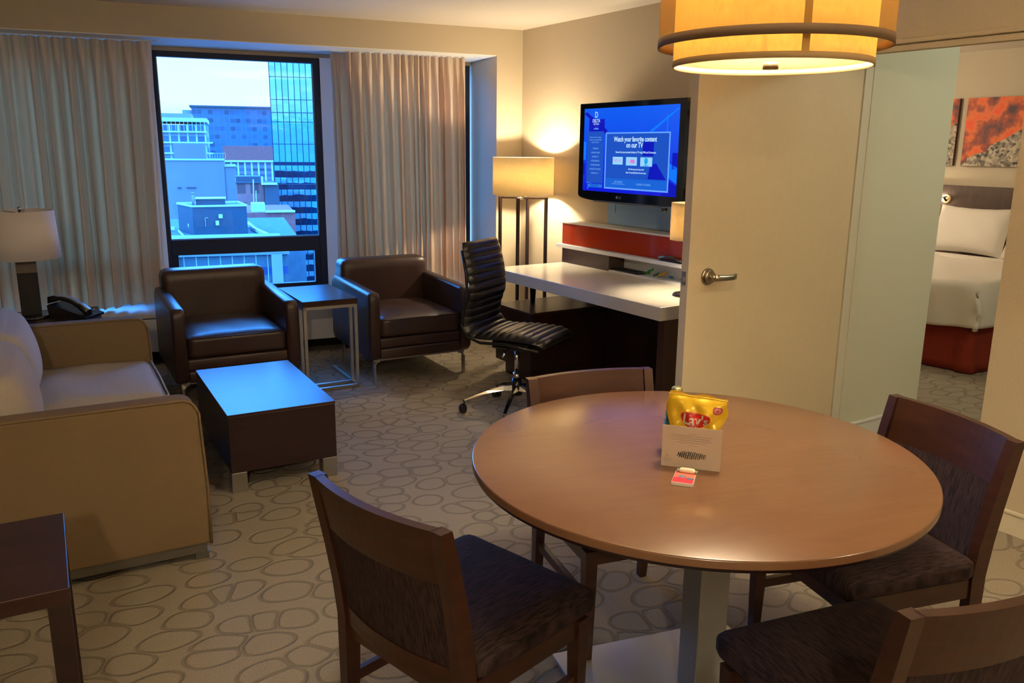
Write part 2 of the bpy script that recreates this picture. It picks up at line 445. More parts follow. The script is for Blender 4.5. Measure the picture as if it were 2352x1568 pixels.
struct('trim_5', G().box(-1.25, 2.628, 6.403, 6.97, 2.274, 2.2805), M_JAMB, A1)     # soffit underside, whitened to carry the window light
struct('wall_left', G().box(-1.37, -1.25, -3.6, 7.12, 0, CEIL), M_WALL, A1)
struct('wall_back', G().box(-1.25, 10.5, -3.72, -3.6, 0, CEIL), M_WALL, A1)
# television wall, pier beside the door, wall right of the opening and header above it
struct('wall_television', G().box(-5.93, -2.78, 3.82, 3.95, 0, CEIL), M_WALL, AV)
struct('wall_right', G().box(-1.79, 6.0, 3.53, 3.65, 0, CEIL).box(-2.88, -1.79, 3.53, 3.555, 2.0, CEIL).box(-2.90, -2.78, 3.53, 3.95, 2.0, CEIL), M_WALL, AV)
struct('wall_passage', G().box(-2.86, -2.70, 3.835, 4.57, 0, CEIL), M_WALLW, AV)
struct('trim_1', G().box(-2.735, -2.694, 3.775, 3.835, 0, 2.0).box(-2.72, -2.690, 3.835, 3.87, 0, 2.0), mat('pale_frame_paint', (0.60, 0.56, 0.44), 0.4), AV)
struct('trim_2', G().box(-2.88, -1.2, 3.515, 3.53, 2.0, 2.026, 0.004).box(-2.88, -1.2, 3.503, 3.53, 2.030, 2.052, 0.006), M_WALL, AV)
struct('wall_bedroom', G().box(-6.4, -0.2, 8.0, 8.12, 0, CEIL), M_WALL, AV)
struct('wall_bedroom_side', G().box(-0.3, -0.18, 3.65, 8.0, 0, CEIL), M_WALL, AV)
def baseb(name, x0, x1, y, s, m):
    return struct(name, G().box(x0, x1, min(y, y+s*0.012), max(y, y+s*0.012), 0, 0.088).box(x0, x1, min(y, y+s*0.018), max(y, y+s*0.018), 0.088, 0.104, 0.004), m, AV)
baseb('baseboard_right', -1.79, 6.0, 3.53, -1, M_TRIM)
baseb('baseboard_television', -5.9, -2.9, 3.82, -1, M_TRIM)
g = G().box(-2.70, -2.688, 3.87, 4.57, 0, 0.088).box(-2.70, -2.682, 3.87, 4.57, 0.088, 0.104, 0.004)
struct('baseboard_passage', g, M_WHITE, AV)

# windows: dark frames with a big upper pane and a low one
def window(name, x0, x1, left_in, right_in):
    fr_ = G()
    y0, y1 = 6.93, 7.0
    fr_.box(x0, x0+left_in, y0, y1, 0.385, 2.242, 0.003); fr_.box(x1-right_in, x1, y0, y1, 0.385, 2.242, 0.003)
    fr_.box(x0+left_in, x1-right_in, y0, y1, 2.202, 2.242, 0.003)
    fr_.box(x0+left_in, x1-right_in, y0, y1, 0.732, 0.852, 0.003)
    fr_.box(x0+left_in, x1-right_in, y0, y1, 0.385, 0.462, 0.003)
    # low sash sits deeper in its frame
    fr_.box(x0+left_in, x0+left_in+0.045, y0+0.015, y1, 0.462, 0.732); fr_.box(x1-right_in-0.045, x1-right_in, y0+0.015, y1, 0.462, 0.732)
    fr_.box(x0+left_in+0.045, x1-right_in-0.045, y0+0.01, y1, 0.462, 0.470)
    o = struct(name, fr_, M_BLACKFR, A1)
    p = G().box(x0+left_in, x1-right_in, 6.965, 6.969, 0.852, 2.202).build('upper_pane', M_GLASS, o)
    p = G().box(x0+left_in+0.045, x1-right_in-0.045, 6.965, 6.969, 0.470, 0.732).build('lower_pane', M_GLASS, o)
    b = G()
    for a, c, e, f_ in ((x0+left_in, x1-right_in, 0.852, 2.202),):
        b.box(a, a+0.006, 6.955, 6.965, e, f_).box(c-0.006, c, 6.955, 6.965, e, f_).box(a, c, 6.955, 6.965, e, e+0.006)
    b.build('glazing_bead', mat('blue_grey_bead', (0.10, 0.16, 0.22), 0.3, 0.5), o)
    return o
window('window_1', 0.112, 1.335, 0.030, 0.055)
window('window_2', 1.425, 2.60, 0.055, 0.055)
window('window_3', -1.22, 0.02, 0.055, 0.055)

# convector cover along the niche
t = thing('convector_cover', 'long low white convector cover with a dark toe gap under the windows', 'heater', fr(A1, 0.69, 6.7), A1)
off = (0.69, 6.7, 0)
g = G(off).box(-1.22, 2.62, 6.46, 6.92, 0.352, 0.385, 0.004).box(-1.22, 2.62, 6.40, 6.46, 0.352, 0.385, 0.004); g.build('top', M_WHITE, t)
g = G(off).box(-1.22, 2.62, 6.412, 6.43, 0.345, 0.352); g.build('groove', M_BLACKPL, t)
G(off).box(-1.22, 2.62, 6.402, 6.90, 0.105, 0.345).build('front_panel', M_WHITE, t)
G(off).box(-1.22, 2.62, 6.60, 6.88, 0, 0.105).build('toe_kick', M_BLACKPL, t)

# ------------------------------------------------------------------ curtains (pleated solids hanging from a track under the soffit)
def curtain(name, label, x0t, x1t, x0b, x1b, zt, zb, folds, y, amp, m, seed, hem=None):
    rnd = random.Random(seed)
    nu, nv = folds*10, 18
    ph = [rnd.uniform(-0.9, 0.9) for _ in range(folds+2)]; am = [rnd.uniform(0.55, 1.25) for _ in range(folds+2)]
    ww = [rnd.uniform(0.6, 1.5) for _ in range(folds)]; tot = sum(ww); cum = [0]
    for w_ in ww: cum.append(cum[-1]+w_/tot)
    def pt(i, j, back):
        u = i/nu; v = j/nv
        k = min(folds-1, int(i/10)); lf = (i-10*k)/10.0
        uu = cum[k]+(cum[k+1]-cum[k])*lf
        x = (x0t+(x1t-x0t)*uu)*(1-v)+(x0b+(x1b-x0b)*uu)*v
        A = amp*(0.45+0.55*min(1, v*6))*(am[k]*(1-lf)+am[k+1]*lf)
        s_ = math.cos(2*pi*lf)
        yy = y + A*(s_*0.85+0.15*s_**3)
        # secondary pinch near the head
        yy += amp*0.35*math.cos(4*pi*lf+ph[k])*max(0, 1-v*7)
        x += 0.012*math.sin(2*pi*lf+ph[k]*2)*(0.3+v)
        zb_ = zb(uu) if callable(zb) else zb
        z = zt*(1-v)+zb_*v + (0.006*math.sin(2*pi*lf) if j == nv else 0)
        return (x, yy+(0.004 if back else 0), z)
    g = G((x0t, y, 0))
    front = [[pt(i, j, False) for i in range(nu+1)] for j in range(nv+1)]
    g.grid(front)
    back = [[pt(i, j, True) for i in range(nu+1)][::-1] for j in range(nv+1)]
    g.grid(back)
    o = g.build(name, m, None, recalc=False)
    return solo(o, label, 'curtain', fr(A1, x0t, y, 0), A1)
curtain('curtain', 'wide beige pleated curtain left of the clear window pane', -1.22, 0.118, -1.22, 0.085, 2.266, lambda u: 0.405+0.02*math.sin(u*9), 16, 6.62, 0.050, M_CURT, 3)
curtain('curtain', 'beige pleated curtain right of the clear window pane behind an armchair', 1.47, 2.445, 1.50, 2.45, 2.266, 0.41, 16, 6.60, 0.036, M_CURT, 5)
curtain('curtain_lining', 'pale lining panel at the window side of the right curtain', 1.37, 1.50, 1.38, 1.54, 2.266, 0.40, 3, 6.66, 0.022, M_SHEER, 9)
t = thing('curtain_track', 'slim white curtain track under the soffit', 'curtain track', fr(A1, 0.7, 6.61, 2.2675), A1)
G().box(-1.9, 0.0-0.55, -0.010, 0.010, 0.0, 0.0065).build('left_rail', M_WHITE, t)
G().box(0.66, 1.80, -0.010, 0.010, 0.0, 0.0065).build('right_rail', M_WHITE, t)

# ------------------------------------------------------------------ open door
t = thing('door_1', 'open cream flush door with lever handle', 'door', fr(AV, -2.70, 3.77), AV)
t['kind'] = 'structure'
if 'label' in t: del t['label']
if 'category' in t: del t['category']
off = (-2.70, 3.77, 0)
G(off).box(-2.745, -2.70, 2.655, 3.770, 0.008, 1.992, 0.0015).build('door_leaf', M_DOOR, t)
e_ = G(off).box(-2.7445, -2.7005, 2.6535, 2.6550, 0.01, 1.99).build('edge_strip', M_DOOREDGE, t)
h = G(off)
def disc_y(g, x, y, z, r, d, seg=32):  # axis along local x (towards the viewer side)
    g.cyl((x, y, z), (x+d, y, z), r, r*0.93, seg)
hh = G(off); disc_y(hh, -2.70, 2.775, 1.005, 0.040, 0.010); disc_y(hh, -2.69, 2.775, 1.005, 0.031, 0.014); hh.cyl((-2.68, 2.775, 1.005), (-2.645, 2.775, 1.005), 0.013, 0.012)
handle = hh.build('door_handle', M_NICKEL, t)
lv = G(off)
path = [(-2.648, 2.770, 1.005), (-2.643, 2.79, 1.005), (-2.641, 2.83, 1.003), (-2.642, 2.88, 1.002), (-2.648, 2.905, 1.004), (-2.660, 2.915, 1.006)]
secs = []
for i, p in enumerate(path):
    hgt = [0.014, 0.0135, 0.012, 0.012, 0.012, 0.010][i]; th = 0.005
    d = (Vector(path[min(i+1, 5)])-Vector(path[max(0, i-1)])).normalized(); n_ = Vector((d.y, -d.x, 0)).normalized()
    P = Vector(p); secs.append([P+n_*th+Vector((0, 0, hgt)), P-n_*th+Vector((0, 0, hgt)), P-n_*th-Vector((0, 0, hgt)), P+n_*th-Vector((0, 0, hgt))])
lv.loft(secs).build('lever', M_NICKEL, handle)
lp = G(off).box(-2.735, -2.711, 2.6500, 2.6536, 0.975, 1.035).box(-2.729, -2.716, 2.640, 2.650, 0.990, 1.010, 0.002); lp.build('latch_plate', M_STEEL, t)

# ================================================================== CITY OUTSIDE
def facade(name, wallc, glassc, fh, bw, band=0.45, rough=0.15, mort=0.04, mc=None, spec=0.6, vary=0.0):
    if name in MATS: return MATS[name]
    m, t, b = nodes_of(name)
    tcn = N(t, 'ShaderNodeTexCoord'); sx = N(t, 'ShaderNodeSeparateXYZ'); t.links.new(tcn.outputs['Object'], sx.inputs[0])
    def frac(src, per):
        d = N(t, 'ShaderNodeMath', operation='DIVIDE'); d.inputs[1].default_value = per; t.links.new(src, d.inputs[0])
        q = N(t, 'ShaderNodeMath', operation='FRACT'); t.links.new(d.outputs[0], q.inputs[0]); return q.outputs[0], d.outputs[0]
    ad = N(t, 'ShaderNodeMath', operation='ADD'); t.links.new(sx.outputs['X'], ad.inputs[0]); t.links.new(sx.outputs['Y'], ad.inputs[1])
    fz, dz = frac(sx.outputs['Z'], fh); fx, dx = frac(ad.outputs[0], bw)
    def less(src, v):
        n = N(t, 'ShaderNodeMath', operation='LESS_THAN'); n.inputs[1].default_value = v; t.links.new(src, n.inputs[0]); return n.outputs[0]
    isg = less(fz, band); ism = less(fx, mort)
    # per-window tone
    fl = N(t, 'ShaderNodeMath', operation='FLOOR'); t.links.new(dz, fl.inputs[0]); fl2 = N(t, 'ShaderNodeMath', operation='FLOOR'); t.links.new(dx, fl2.inputs[0])
    cb = N(t, 'ShaderNodeCombineXYZ'); t.links.new(fl.outputs[0], cb.inputs[0]); t.links.new(fl2.outputs[0], cb.inputs[1])
    wn = N(t, 'ShaderNodeTexWhiteNoise', noise_dimensions='2D'); t.links.new(cb.outputs[0], wn.inputs['Vector'])
    mg = N(t, 'ShaderNodeMix', data_type='RGBA'); mg.inputs[6].default_value = (*glassc, 1); mg.inputs[7].default_value = (*[min(1, c*(1+vary)) for c in glassc], 1)
    t.links.new(wn.outputs[0], mg.inputs[0])
    m1 = N(t, 'ShaderNodeMix', data_type='RGBA'); m1.inputs[6].default_value = (*wallc, 1); t.links.new(mg.outputs[2], m1.inputs[7]); t.links.new(isg, m1.inputs[0])
    m2 = N(t, 'ShaderNodeMix', data_type='RGBA'); t.links.new(m1.outputs[2], m2.inputs[6]); m2.inputs[7].default_value = (*(mc or wallc), 1); t.links.new(ism, m2.inputs[0])
    t.links.new(m2.outputs[2], b.inputs['Base Color'])
    b.inputs['Roughness'].default_value = rough; b.inputs['Specular IOR Level'].default_value = spec
    MATS[name] = m; return m
MB_CONC = mat('pale_concrete', (0.17, 0.18, 0.19), 0.9, noise=0.08, nscale=0.3)
MB_CONC2 = mat('grey_render', (0.19, 0.165, 0.17), 0.9, noise=0.05, nscale=0.2)
MB_PALE = mat('pale_parapet', (0.40, 0.43, 0.43), 0.8)
MB_TEAL = mat('dark_cladding', (0.015, 0.035, 0.05), 0.7, noise=0.1, nscale=1)
MB_BRICK = mat('red_brown_brick', (0.24, 0.06, 0.05), 0.9, noise=0.15, nscale=2)
MB_ROOF = mat('roof_gravel', (0.05, 0.08, 0.10), 0.95, noise=0.2, nscale=1.5)
GZ = -38.0
def bld(name, label, D, x0, cat='building'):
    return thing(name, label, cat, fr(AE, x0, D, GZ), AE)
# ground
gnd = G().box(-160, 160, 12, 620, -0.3, 0.0).build('street_ground', mat('city_ground', (0.35, 0.36, 0.36), 0.95)); gnd['kind'] = 'structure'; gnd.rotation_euler = (0, 0, AE); gnd.location = (0, 0, GZ)
# glass tower
t = bld('glass_tower', 'tall curved glass office tower filling the right of the view', 120, 17)
def tower_glass():
    m, t_, b = nodes_of('tower_mirror_glass')
    tcn = N(t_, 'ShaderNodeTexCoord'); sx = N(t_, 'ShaderNodeSeparateXYZ'); t_.links.new(tcn.outputs['Object'], sx.inputs[0])
    def fract(src, per, off_=0.0):
        d = N(t_, 'ShaderNodeMath', operation='MULTIPLY_ADD'); d.inputs[1].default_value = 1/per; d.inputs[2].default_value = off_; t_.links.new(src, d.inputs[0])
        q = N(t_, 'ShaderNodeMath', operation='FRACT'); t_.links.new(d.outputs[0], q.inputs[0]); return q.outputs[0], d.outputs[0]
    def op(kind, a_, b_):
        n = N(t_, 'ShaderNodeMath', operation=kind)
        for i, v in enumerate((a_, b_)):
            if isinstance(v, (int, float)): n.inputs[i].default_value = v
            else: t_.links.new(v, n.inputs[i])
        return n.outputs[0]
    fx, dx = fract(sx.outputs['X'], 0.78); fz, dz = fract(sx.outputs['Z'], 2.9, 0.3); fb, db = fract(sx.outputs['Z'], 1.62, 0.2)
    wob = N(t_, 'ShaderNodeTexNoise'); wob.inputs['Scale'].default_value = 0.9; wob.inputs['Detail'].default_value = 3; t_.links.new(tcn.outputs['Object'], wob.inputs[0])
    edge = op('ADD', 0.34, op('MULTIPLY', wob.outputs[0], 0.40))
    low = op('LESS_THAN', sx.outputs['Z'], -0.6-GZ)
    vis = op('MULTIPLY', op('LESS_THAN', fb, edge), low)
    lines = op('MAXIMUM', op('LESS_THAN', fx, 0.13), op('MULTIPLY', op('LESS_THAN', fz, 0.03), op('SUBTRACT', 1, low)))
    fl = N(t_, 'ShaderNodeMath', operation='FLOOR'); t_.links.new(dx, fl.inputs[0]); fl2 = N(t_, 'ShaderNodeMath', operation='FLOOR'); t_.links.new(db, fl2.inputs[0])
    cb = N(t_, 'ShaderNodeCombineXYZ'); t_.links.new(fl.outputs[0], cb.inputs[0]); t_.links.new(fl2.outputs[0], cb.inputs[1])
    wn = N(t_, 'ShaderNodeTexWhiteNoise', noise_dimensions='2D'); t_.links.new(cb.outputs[0], wn.inputs['Vector'])
    bs = N(t_, 'ShaderNodeMix', data_type='RGBA'); bs.inputs[6].default_value = (0.16, 0.50, 0.66, 1); bs.inputs[7].default_value = (0.22, 0.60, 0.74, 1); t_.links.new(wn.outputs[0], bs.inputs[0])
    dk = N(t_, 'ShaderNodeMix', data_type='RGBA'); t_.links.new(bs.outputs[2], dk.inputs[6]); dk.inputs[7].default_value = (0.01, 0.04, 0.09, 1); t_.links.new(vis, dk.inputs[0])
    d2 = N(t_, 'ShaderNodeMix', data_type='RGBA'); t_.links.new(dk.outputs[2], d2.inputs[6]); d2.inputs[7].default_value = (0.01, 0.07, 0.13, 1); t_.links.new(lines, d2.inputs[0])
    t_.links.new(d2.outputs[2], b.inputs['Base Color']); b.inputs['Metallic'].default_value = 0.80; b.inputs['Roughness'].default_value = 0.06
    bp = N(t_, 'ShaderNodeBump'); bp.inputs['Strength'].default_value = 0.15; bp.inputs['Distance'].default_value = 0.05; t_.links.new(wob.outputs[0], bp.inputs['Height']); t_.links.new(bp.outputs[0], b.inputs['Normal'])
    return m
g = G((17, 120, GZ))
pl = [(5.3, 120.0)] + [(5.3+30*u, 120.0-1.2*math.sin(pi*u)) for u in (0.08, 0.15, 0.3, 0.5, 0.7, 0.85, 1.0)] + [(35.3, 150), (7.0, 150)]
g.loft([[(x, y, GZ) for x, y in pl], [(x, y, 45) for x, y in pl]], True, False)
g.build('glazed_shaft', tower_glass(), t)
for k in range(4):
    G((17, 120, GZ)).tube([(5.3+30*u, 119.9-1.2*math.sin(pi*u), 5.9-k*9.5) for u in (0, 0.1, 0.2, 0.35, 0.5, 0.75, 1)], 0.05, 4).build('spandrel_line', MB_TEAL, t)
# blocks behind the viewer, seen only as reflections in the tower
t = bld('opposite_block', 'dark office block behind the viewer mirrored in the glass tower', -160, 20)
G((20, -160, GZ)).box(-60, 110, -190, -160, GZ, 12).build('wall', facade('opposite_front', (0.22, 0.30, 0.34), (0.03, 0.08, 0.12), 3.2, 2.4, 0.5, 0.5, 0.12), t)
# long modern block
t = bld('office_block', 'long dark flat-roofed glass block far behind at the skyline', 300, 0)
G((0, 300, GZ)).box(-11.6, 30, 300, 330, GZ, 13.6).build('facade', facade('block_glass', (0.022, 0.08, 0.12), (0.01, 0.035, 0.06), 2.6, 1.7, 0.5, 0.2, 0.08, (0.05, 0.1, 0.14), 0.5, 1.5), t)
G((0, 300, GZ)).box(-12.2, 30.5, 299, 331, 13.6, 14.1).build('roof_slab', MB_TEAL, t)
G((0, 300, GZ)).box(-14.5, -11.6, 301, 325, GZ, 12.6).build('side_wing', MB_CONC, t)
# white balcony block
t = bld('apartment_block', 'pale apartment block with railed balconies left of the dark block', 220, -12)
o_ = (-12, 220, GZ)
G(o_).box(-24, -5.5, 220, 245, GZ, 6.2).build('wall', facade('apartment_front', (0.17, 0.22, 0.24), (0.02, 0.05, 0.08), 2.5, 2.0, 0.62, 0.4, 0.2, (0.4, 0.45, 0.45), 0.4, 1.2), t)
G(o_).box(-24, -5.3, 219.2, 246, 6.9, 7.8).build('roof', MB_PALE, t)
for k in range(3): G(o_).box(-24, -5.3-0.0*k + (1.1 if k else 0), 218.8, 220, 4.4-2.5*k, 4.75-2.5*k).build('balcony_slab', MB_PALE, t)
g = G(o_)
for k in range(20): g.box(-23.5+k*0.93, -23.42+k*0.93, 219.0, 219.1, 4.7, 6.9)
g.build('balcony_posts', MB_PALE, t)
G(o_).box(-20, -9, 226, 240, 7.8, 9.0).build('plant_room', MB_CONC2, t)
# blank grey wall block
t = bld('blank_block', 'big blank pale block with a stepped roof in the middle left', 150, -5)
o_ = (-5, 150, GZ)
G(o_).box(-22, -1.35, 150, 172, GZ, -0.95).box(-1.36, 0.55, 150.2, 172, GZ, -1.95).build('wall', MB_CONC2, t)
G(o_).box(-22, -1.30, 149.8, 150.3, -0.95, -0.68).box(-1.30, 0.62, 149.9, 150.4, -1.95, -1.78).build('parapet', MB_PALE, t)
G(o_).box(-9.3, -4.3, 154, 162, -0.95, 1.75).build('stair_house', MB_CONC2, t)
g = G(o_)
for k in range(8): g.box(-4.0+k*0.42, -3.95+k*0.42, 151, 151.05, -0.7, 0.25)
g.box(-4.0, -1.05, 151, 151.05, 0.2, 0.27); g.build('roof_railing', MB_PALE, t)
G(o_).box(-8.9, -8.3, 149.7, 150, -5.4, -5.3).box(-7.5, -6.0, 149.7, 150, -5.4, -5.3).build('vent_slot', MB_TEAL, t)
# low banded block behind, and brick buildings
t = bld('low_block', 'low long banded block behind the blank block', 205, 4)
G((4, 205, GZ)).box(-3, 22, 205, 225, GZ, -2.2).build('wall', facade('low_front', (0.15, 0.12, 0.13), (0.035, 0.04, 0.055), 1.3, 1.5, 0.45, 0.5, 0.25, (0.45, 0.4, 0.42), 0.3, 1.0), t)
G((4, 205, GZ)).box(-3.2, 22.2, 204.6, 225.4, -2.2, -1.9).build('roof_edge', MB_PALE, t)
G((4, 205, GZ)).box(-2, 22, 212, 235, -1.9, 1.4).build('upper_storey', MB_BRICK, t)
t = bld('brick_block', 'red brown brick block beside the glass tower', 112, 3)
o_ = (3, 112, GZ)
G(o_).box(0.3, 3.6, 112, 125, GZ, -3.1).build('wall', facade('brick_front', (0.26, 0.10, 0.09), (0.11, 0.05, 0.05), 2.4, 1.6, 0.55, 0.8, 0.35, (0.26, 0.10, 0.09), 0.2), t)
G(o_).box(0.2, 3.7, 111.8, 125.2, -3.1, -2.95).box(0.3, 3.3, 113, 118, -2.95, -2.3).build('roof_plant', MB_TEAL, t)
G(o_).box(3.65, 5.4, 111, 125, GZ, -3.3).build('dark_shaft', MB_TEAL, t)
G(o_).box(3.3, 5.2, 110.5, 112, -3.25, -3.05).box(3.3, 3.5, 110.5, 110.7, -3.05, -2.2).build('roof_ledge', MB_PALE, t)
g = G(o_).tube([(2.2, 111.2, -7), (2.35, 111.2, -2.6)], 0.06, 6).tube([(2.5, 111.2, -7), (2.6, 111.2, -4)], 0.05, 6); g.build('roof_pipe', MB_PALE, t)
t = bld('brick_annex', 'low brick annex with a roof unit below the red brown block', 92, 2)
o_ = (2, 92, GZ)
G(o_).box(1.0, 6, 92, 104, GZ, -5.3).build('wall', MB_BRICK, t)
G(o_).box(1.6, 3.0, 93, 95, -5.3, -4.4).build('roof_unit', mat('pale_blue_metal', (0.35, 0.5, 0.55), 0.5), t)
G(o_).box(3.0, 6, 91.7, 92.2, -5.3, -5.1).build('roof_edge', MB_PALE, t)
# plant house on the near roof
t = bld('roof_plant_house', 'dark boxy plant house with a pale rim standing on a roof', 70, -1.2)
o_ = (-1.2, 70, GZ)
g = G(o_).loft([[(-4.5, 74, -7), (-3.2, 70, -7), (0.85, 70.4, -7), (0.2, 75, -7)], [(-4.5, 74, -3.15), (-3.2, 70, -3.15), (0.85, 70.4, -3.15), (0.2, 75, -3.15)]], True, False); g.build('wall', MB_TEAL, t)
rim = [(-4.5, 74), (-3.2, 70), (0.85, 70.4), (0.2, 75), (-4.5, 74)]
g = G(o_)
for a, b in zip(rim, rim[1:]): g.tube([(a[0], a[1], -3.1), (b[0], b[1], -3.1)], 0.1, 4, False, (0.07, 0.07))
g.build('rim', MB_PALE, t)
G(o_).box(-2.95, -0.75, 71.2, 72.8, -3.2, -2.62).build('roof_box', MB_TEAL, t)
G(o_).box(-3.0, -0.70, 71.1, 72.9, -2.62, -2.55).build('box_rim', MB_PALE, t)
G(o_).cyl((-3.15, 71.0, -3.2), (-3.12, 71.0, -2.2), 0.10).cyl((-3.12, 71.0, -2.2), (-3.12, 71.0, -2.1), 0.14).build('chimney', MB_CONC2, t)
G(o_).box(-1.3, -1.0, 69.95, 70.1, -4.05, -3.75).build('louvre', MB_PALE, t)
G(o_).box(-1.55, -1.3, 69.95, 70.1, -4.6, -4.25).build('louvre', MB_PALE, t)
G(o_).tube([(-2.3, 69.95, -4.7), (-2.3, 69.95, -4.0), (-2.1, 69.95, -4.0)], 0.03, 6).build('pipe', MB_PALE, t)
G(o_).tube([(-3.6, 70.6, -4.8), (-3.6, 70.6, -4.5)], 0.04, 6).build('pipe', MB_PALE, t)
t = bld('lower_roof', 'flat dark roof with pale edges around the plant house', 64, -1)
o_ = (-1, 64, GZ)
G(o_).box(-9, 4.5, 60, 86, GZ, -5.35).build('wall', MB_ROOF, t)
G(o_).tube([(0.9, 78, -5.15), (1.4, 72, -5.15), (3.3, 60.2, -5.15)], 0.1, 4, False, (0.15, 0.12)).tube([(-9, 76, -5.15), (-4.8, 74, -5.15)], 0.1, 4, False, (0.12, 0.12)).tube([(-4.5, 73, -5.25), (-3.3, 64, -5.25)], 0.1, 4, False, (0.06, 0.06)).build('parapet', MB_PALE, t)
# near building: pale ledge above a banded front seen through the low pane
t = bld('near_building', 'nearest building with a pale roof ledge above rows of windows', 50, -0.5)
o_ = (-0.5, 50, GZ)
G(o_).box(-8, 2.6, 48, 58, GZ, -4.30).build('wall', facade('near_front', (0.045, 0.08, 0.10), (0.008, 0.02, 0.07), 1.05, 0.62, 0.42, 0.3, 0.08, (0.25, 0.3, 0.3), 0.5, 1.5), t)
G(o_).box(-8.1, 2.7, 47.7, 58.2, -4.30, -4.16).build('roof_ledge', mat('pale_roof_membrane', (0.11, 0.13, 0.14), 0.7, noise=0.06, nscale=0.6), t)
for x_ in (-3.35, 2.0): G(o_).box(x_-0.28, x_+0.30, 47.6, 48, GZ, -4.30).build('pilaster', MB_CONC, t)

# ================================================================== LOUNGE
# ------------------------------------------------------------------ sofa
off = (0.02, 4.06, 0)
t = thing('sofa', 'tan fabric sofa with square arms and pale loose cushions at the left', 'sofa', fr(A3, 0.02, 4.06), A3)
def arm(y0, y1):
    g = G(off); n = 40
    out = []
    x0, x1, z0, z1, r = -0.43, 0.430, 0.062, 0.648, 0.055
    prof = [(x0, z0), (x1+0.006, z0)]
    prof += [(x1+0.008, 0.30), (x1-0.004, z1-r)]
    prof += [(x1-0.008-r+r*math.cos(a), z1-r+r*math.sin(a)) for a in [pi/2*k/6 for k in range(1, 7)]]
    prof += [(x0+r-r*math.sin(a), z1-r+r*math.cos(a)) for a in [pi/2*k/6 for k in range(0, 7)]]
    ys = [(y0, 0.012), (y0+0.004, 0.004), (y0+0.014, 0), (y1-0.014, 0), (y1-0.004, 0.004), (y1, 0.012)]
    cx_, cz_ = (x0+x1)/2, (z0+z1)/2
    secs = []
    for y_, ins in ys:
        secs.append([(px-(ins if px > cx_ else -ins), y_, pz-(ins if pz > cz_ else -ins)) for px, pz in prof])
    g.loft(secs, True, True)
    return g.build('arm', M_SOFA, t), prof
a1, pr = arm(3.160, 3.275); a2, _ = arm(4.850, 4.965)
for a_, ys in ((a1, 3.163), (a2, 4.853)):
    g = G(off); g.tube([(px*1.0, ys, pz) for px, pz in pr[1:]], 0.0055, 6); g.build('piping', M_SOFA, a_)
G(off).box(-0.43, 0.40, 3.275, 4.85, 0.062, 0.30, 0.02, 3).build('base', M_SOFA, t)
for k, (a, b) in enumerate(((3.28, 4.055), (4.068, 4.845))):
    c_ = G(off).pad(-0.30, 0.428, a, b, 0.285, 0.418, 0.050, 0.040, 18, wr=0.010, seed=k*2).build('seat_cushion', M_CUSH, t)
    g = G(off); g.tube([(0.40, a+0.01, 0.40), (0.425, a+0.03, 0.415), (0.428, (a+b)/2, 0.418), (0.425, b-0.03, 0.415), (0.40, b-0.01, 0.40)], 0.005, 6); g.build('piping', M_CUSH, c_)
G(off).box(-0.43, -0.28, 3.27, 4.86, 0.062, 0.70, 0.04, 4).build('back', M_SOFA, t)
for k, (a, b) in enumerate(((3.29, 4.06), (4.065, 4.83))):
    m_ = Matrix.Translation((-0.22, 0, 0.62)) @ Matrix.Rotation(math.radians(-12), 4, 'Y') @ Matrix.Translation((0.22, 0, -0.62))
    G(off).pad(-0.33, -0.15, a, b, 0.425, 0.78, 0.08, 0.055, 14, mtx=m_, axis=0).build('back_cushion', M_CUSH, t)
g = G(off).box(-0.41, 0.42, 3.17, 3.205, 0.028, 0.064).box(-0.41, 0.42, 4.92, 4.955, 0.028, 0.064).box(0.385, 0.42, 3.2, 4.93, 0.028, 0.064); g.build('metal_rail', mat('dark_sofa_metal', (0.20, 0.19, 0.17), 0.4, 0.7), t)
for x_, y_ in ((0.40, 3.187), (0.40, 4.938), (-0.385, 3.187), (-0.385, 4.938)):
    G(off).box(x_-0.025, x_+0.025, y_-0.018, y_+0.018, 0, 0.03).build('leg', mat('dark_sofa_metal', (0.2, 0.19, 0.17), 0.4, 0.7), t)

# ------------------------------------------------------------------ coffee table
off = (0.875, 4.19, 0)
t = thing('coffee_table', 'low dark wood block coffee table on short metal feet reflecting the window', 'coffee table', fr(A3, *off[:2]), A3)
G(off).box(0.627, 1.124, 3.752, 4.635, 0.098, 0.368, 0.002).build('body', M_DKWOOD, t)
G(off).box(0.625, 1.126, 3.750, 4.637, 0.368, 0.380, 0.0015).build('table_top', M_DKWOODTOP, t)
for x_ in (0.627, 1.054):
    for y_ in (3.754, 4.563):
        G(off).box(x_, x_+0.07, y_, y_+0.07, 0, 0.098, 0.002).build('leg', M_STEEL, t)

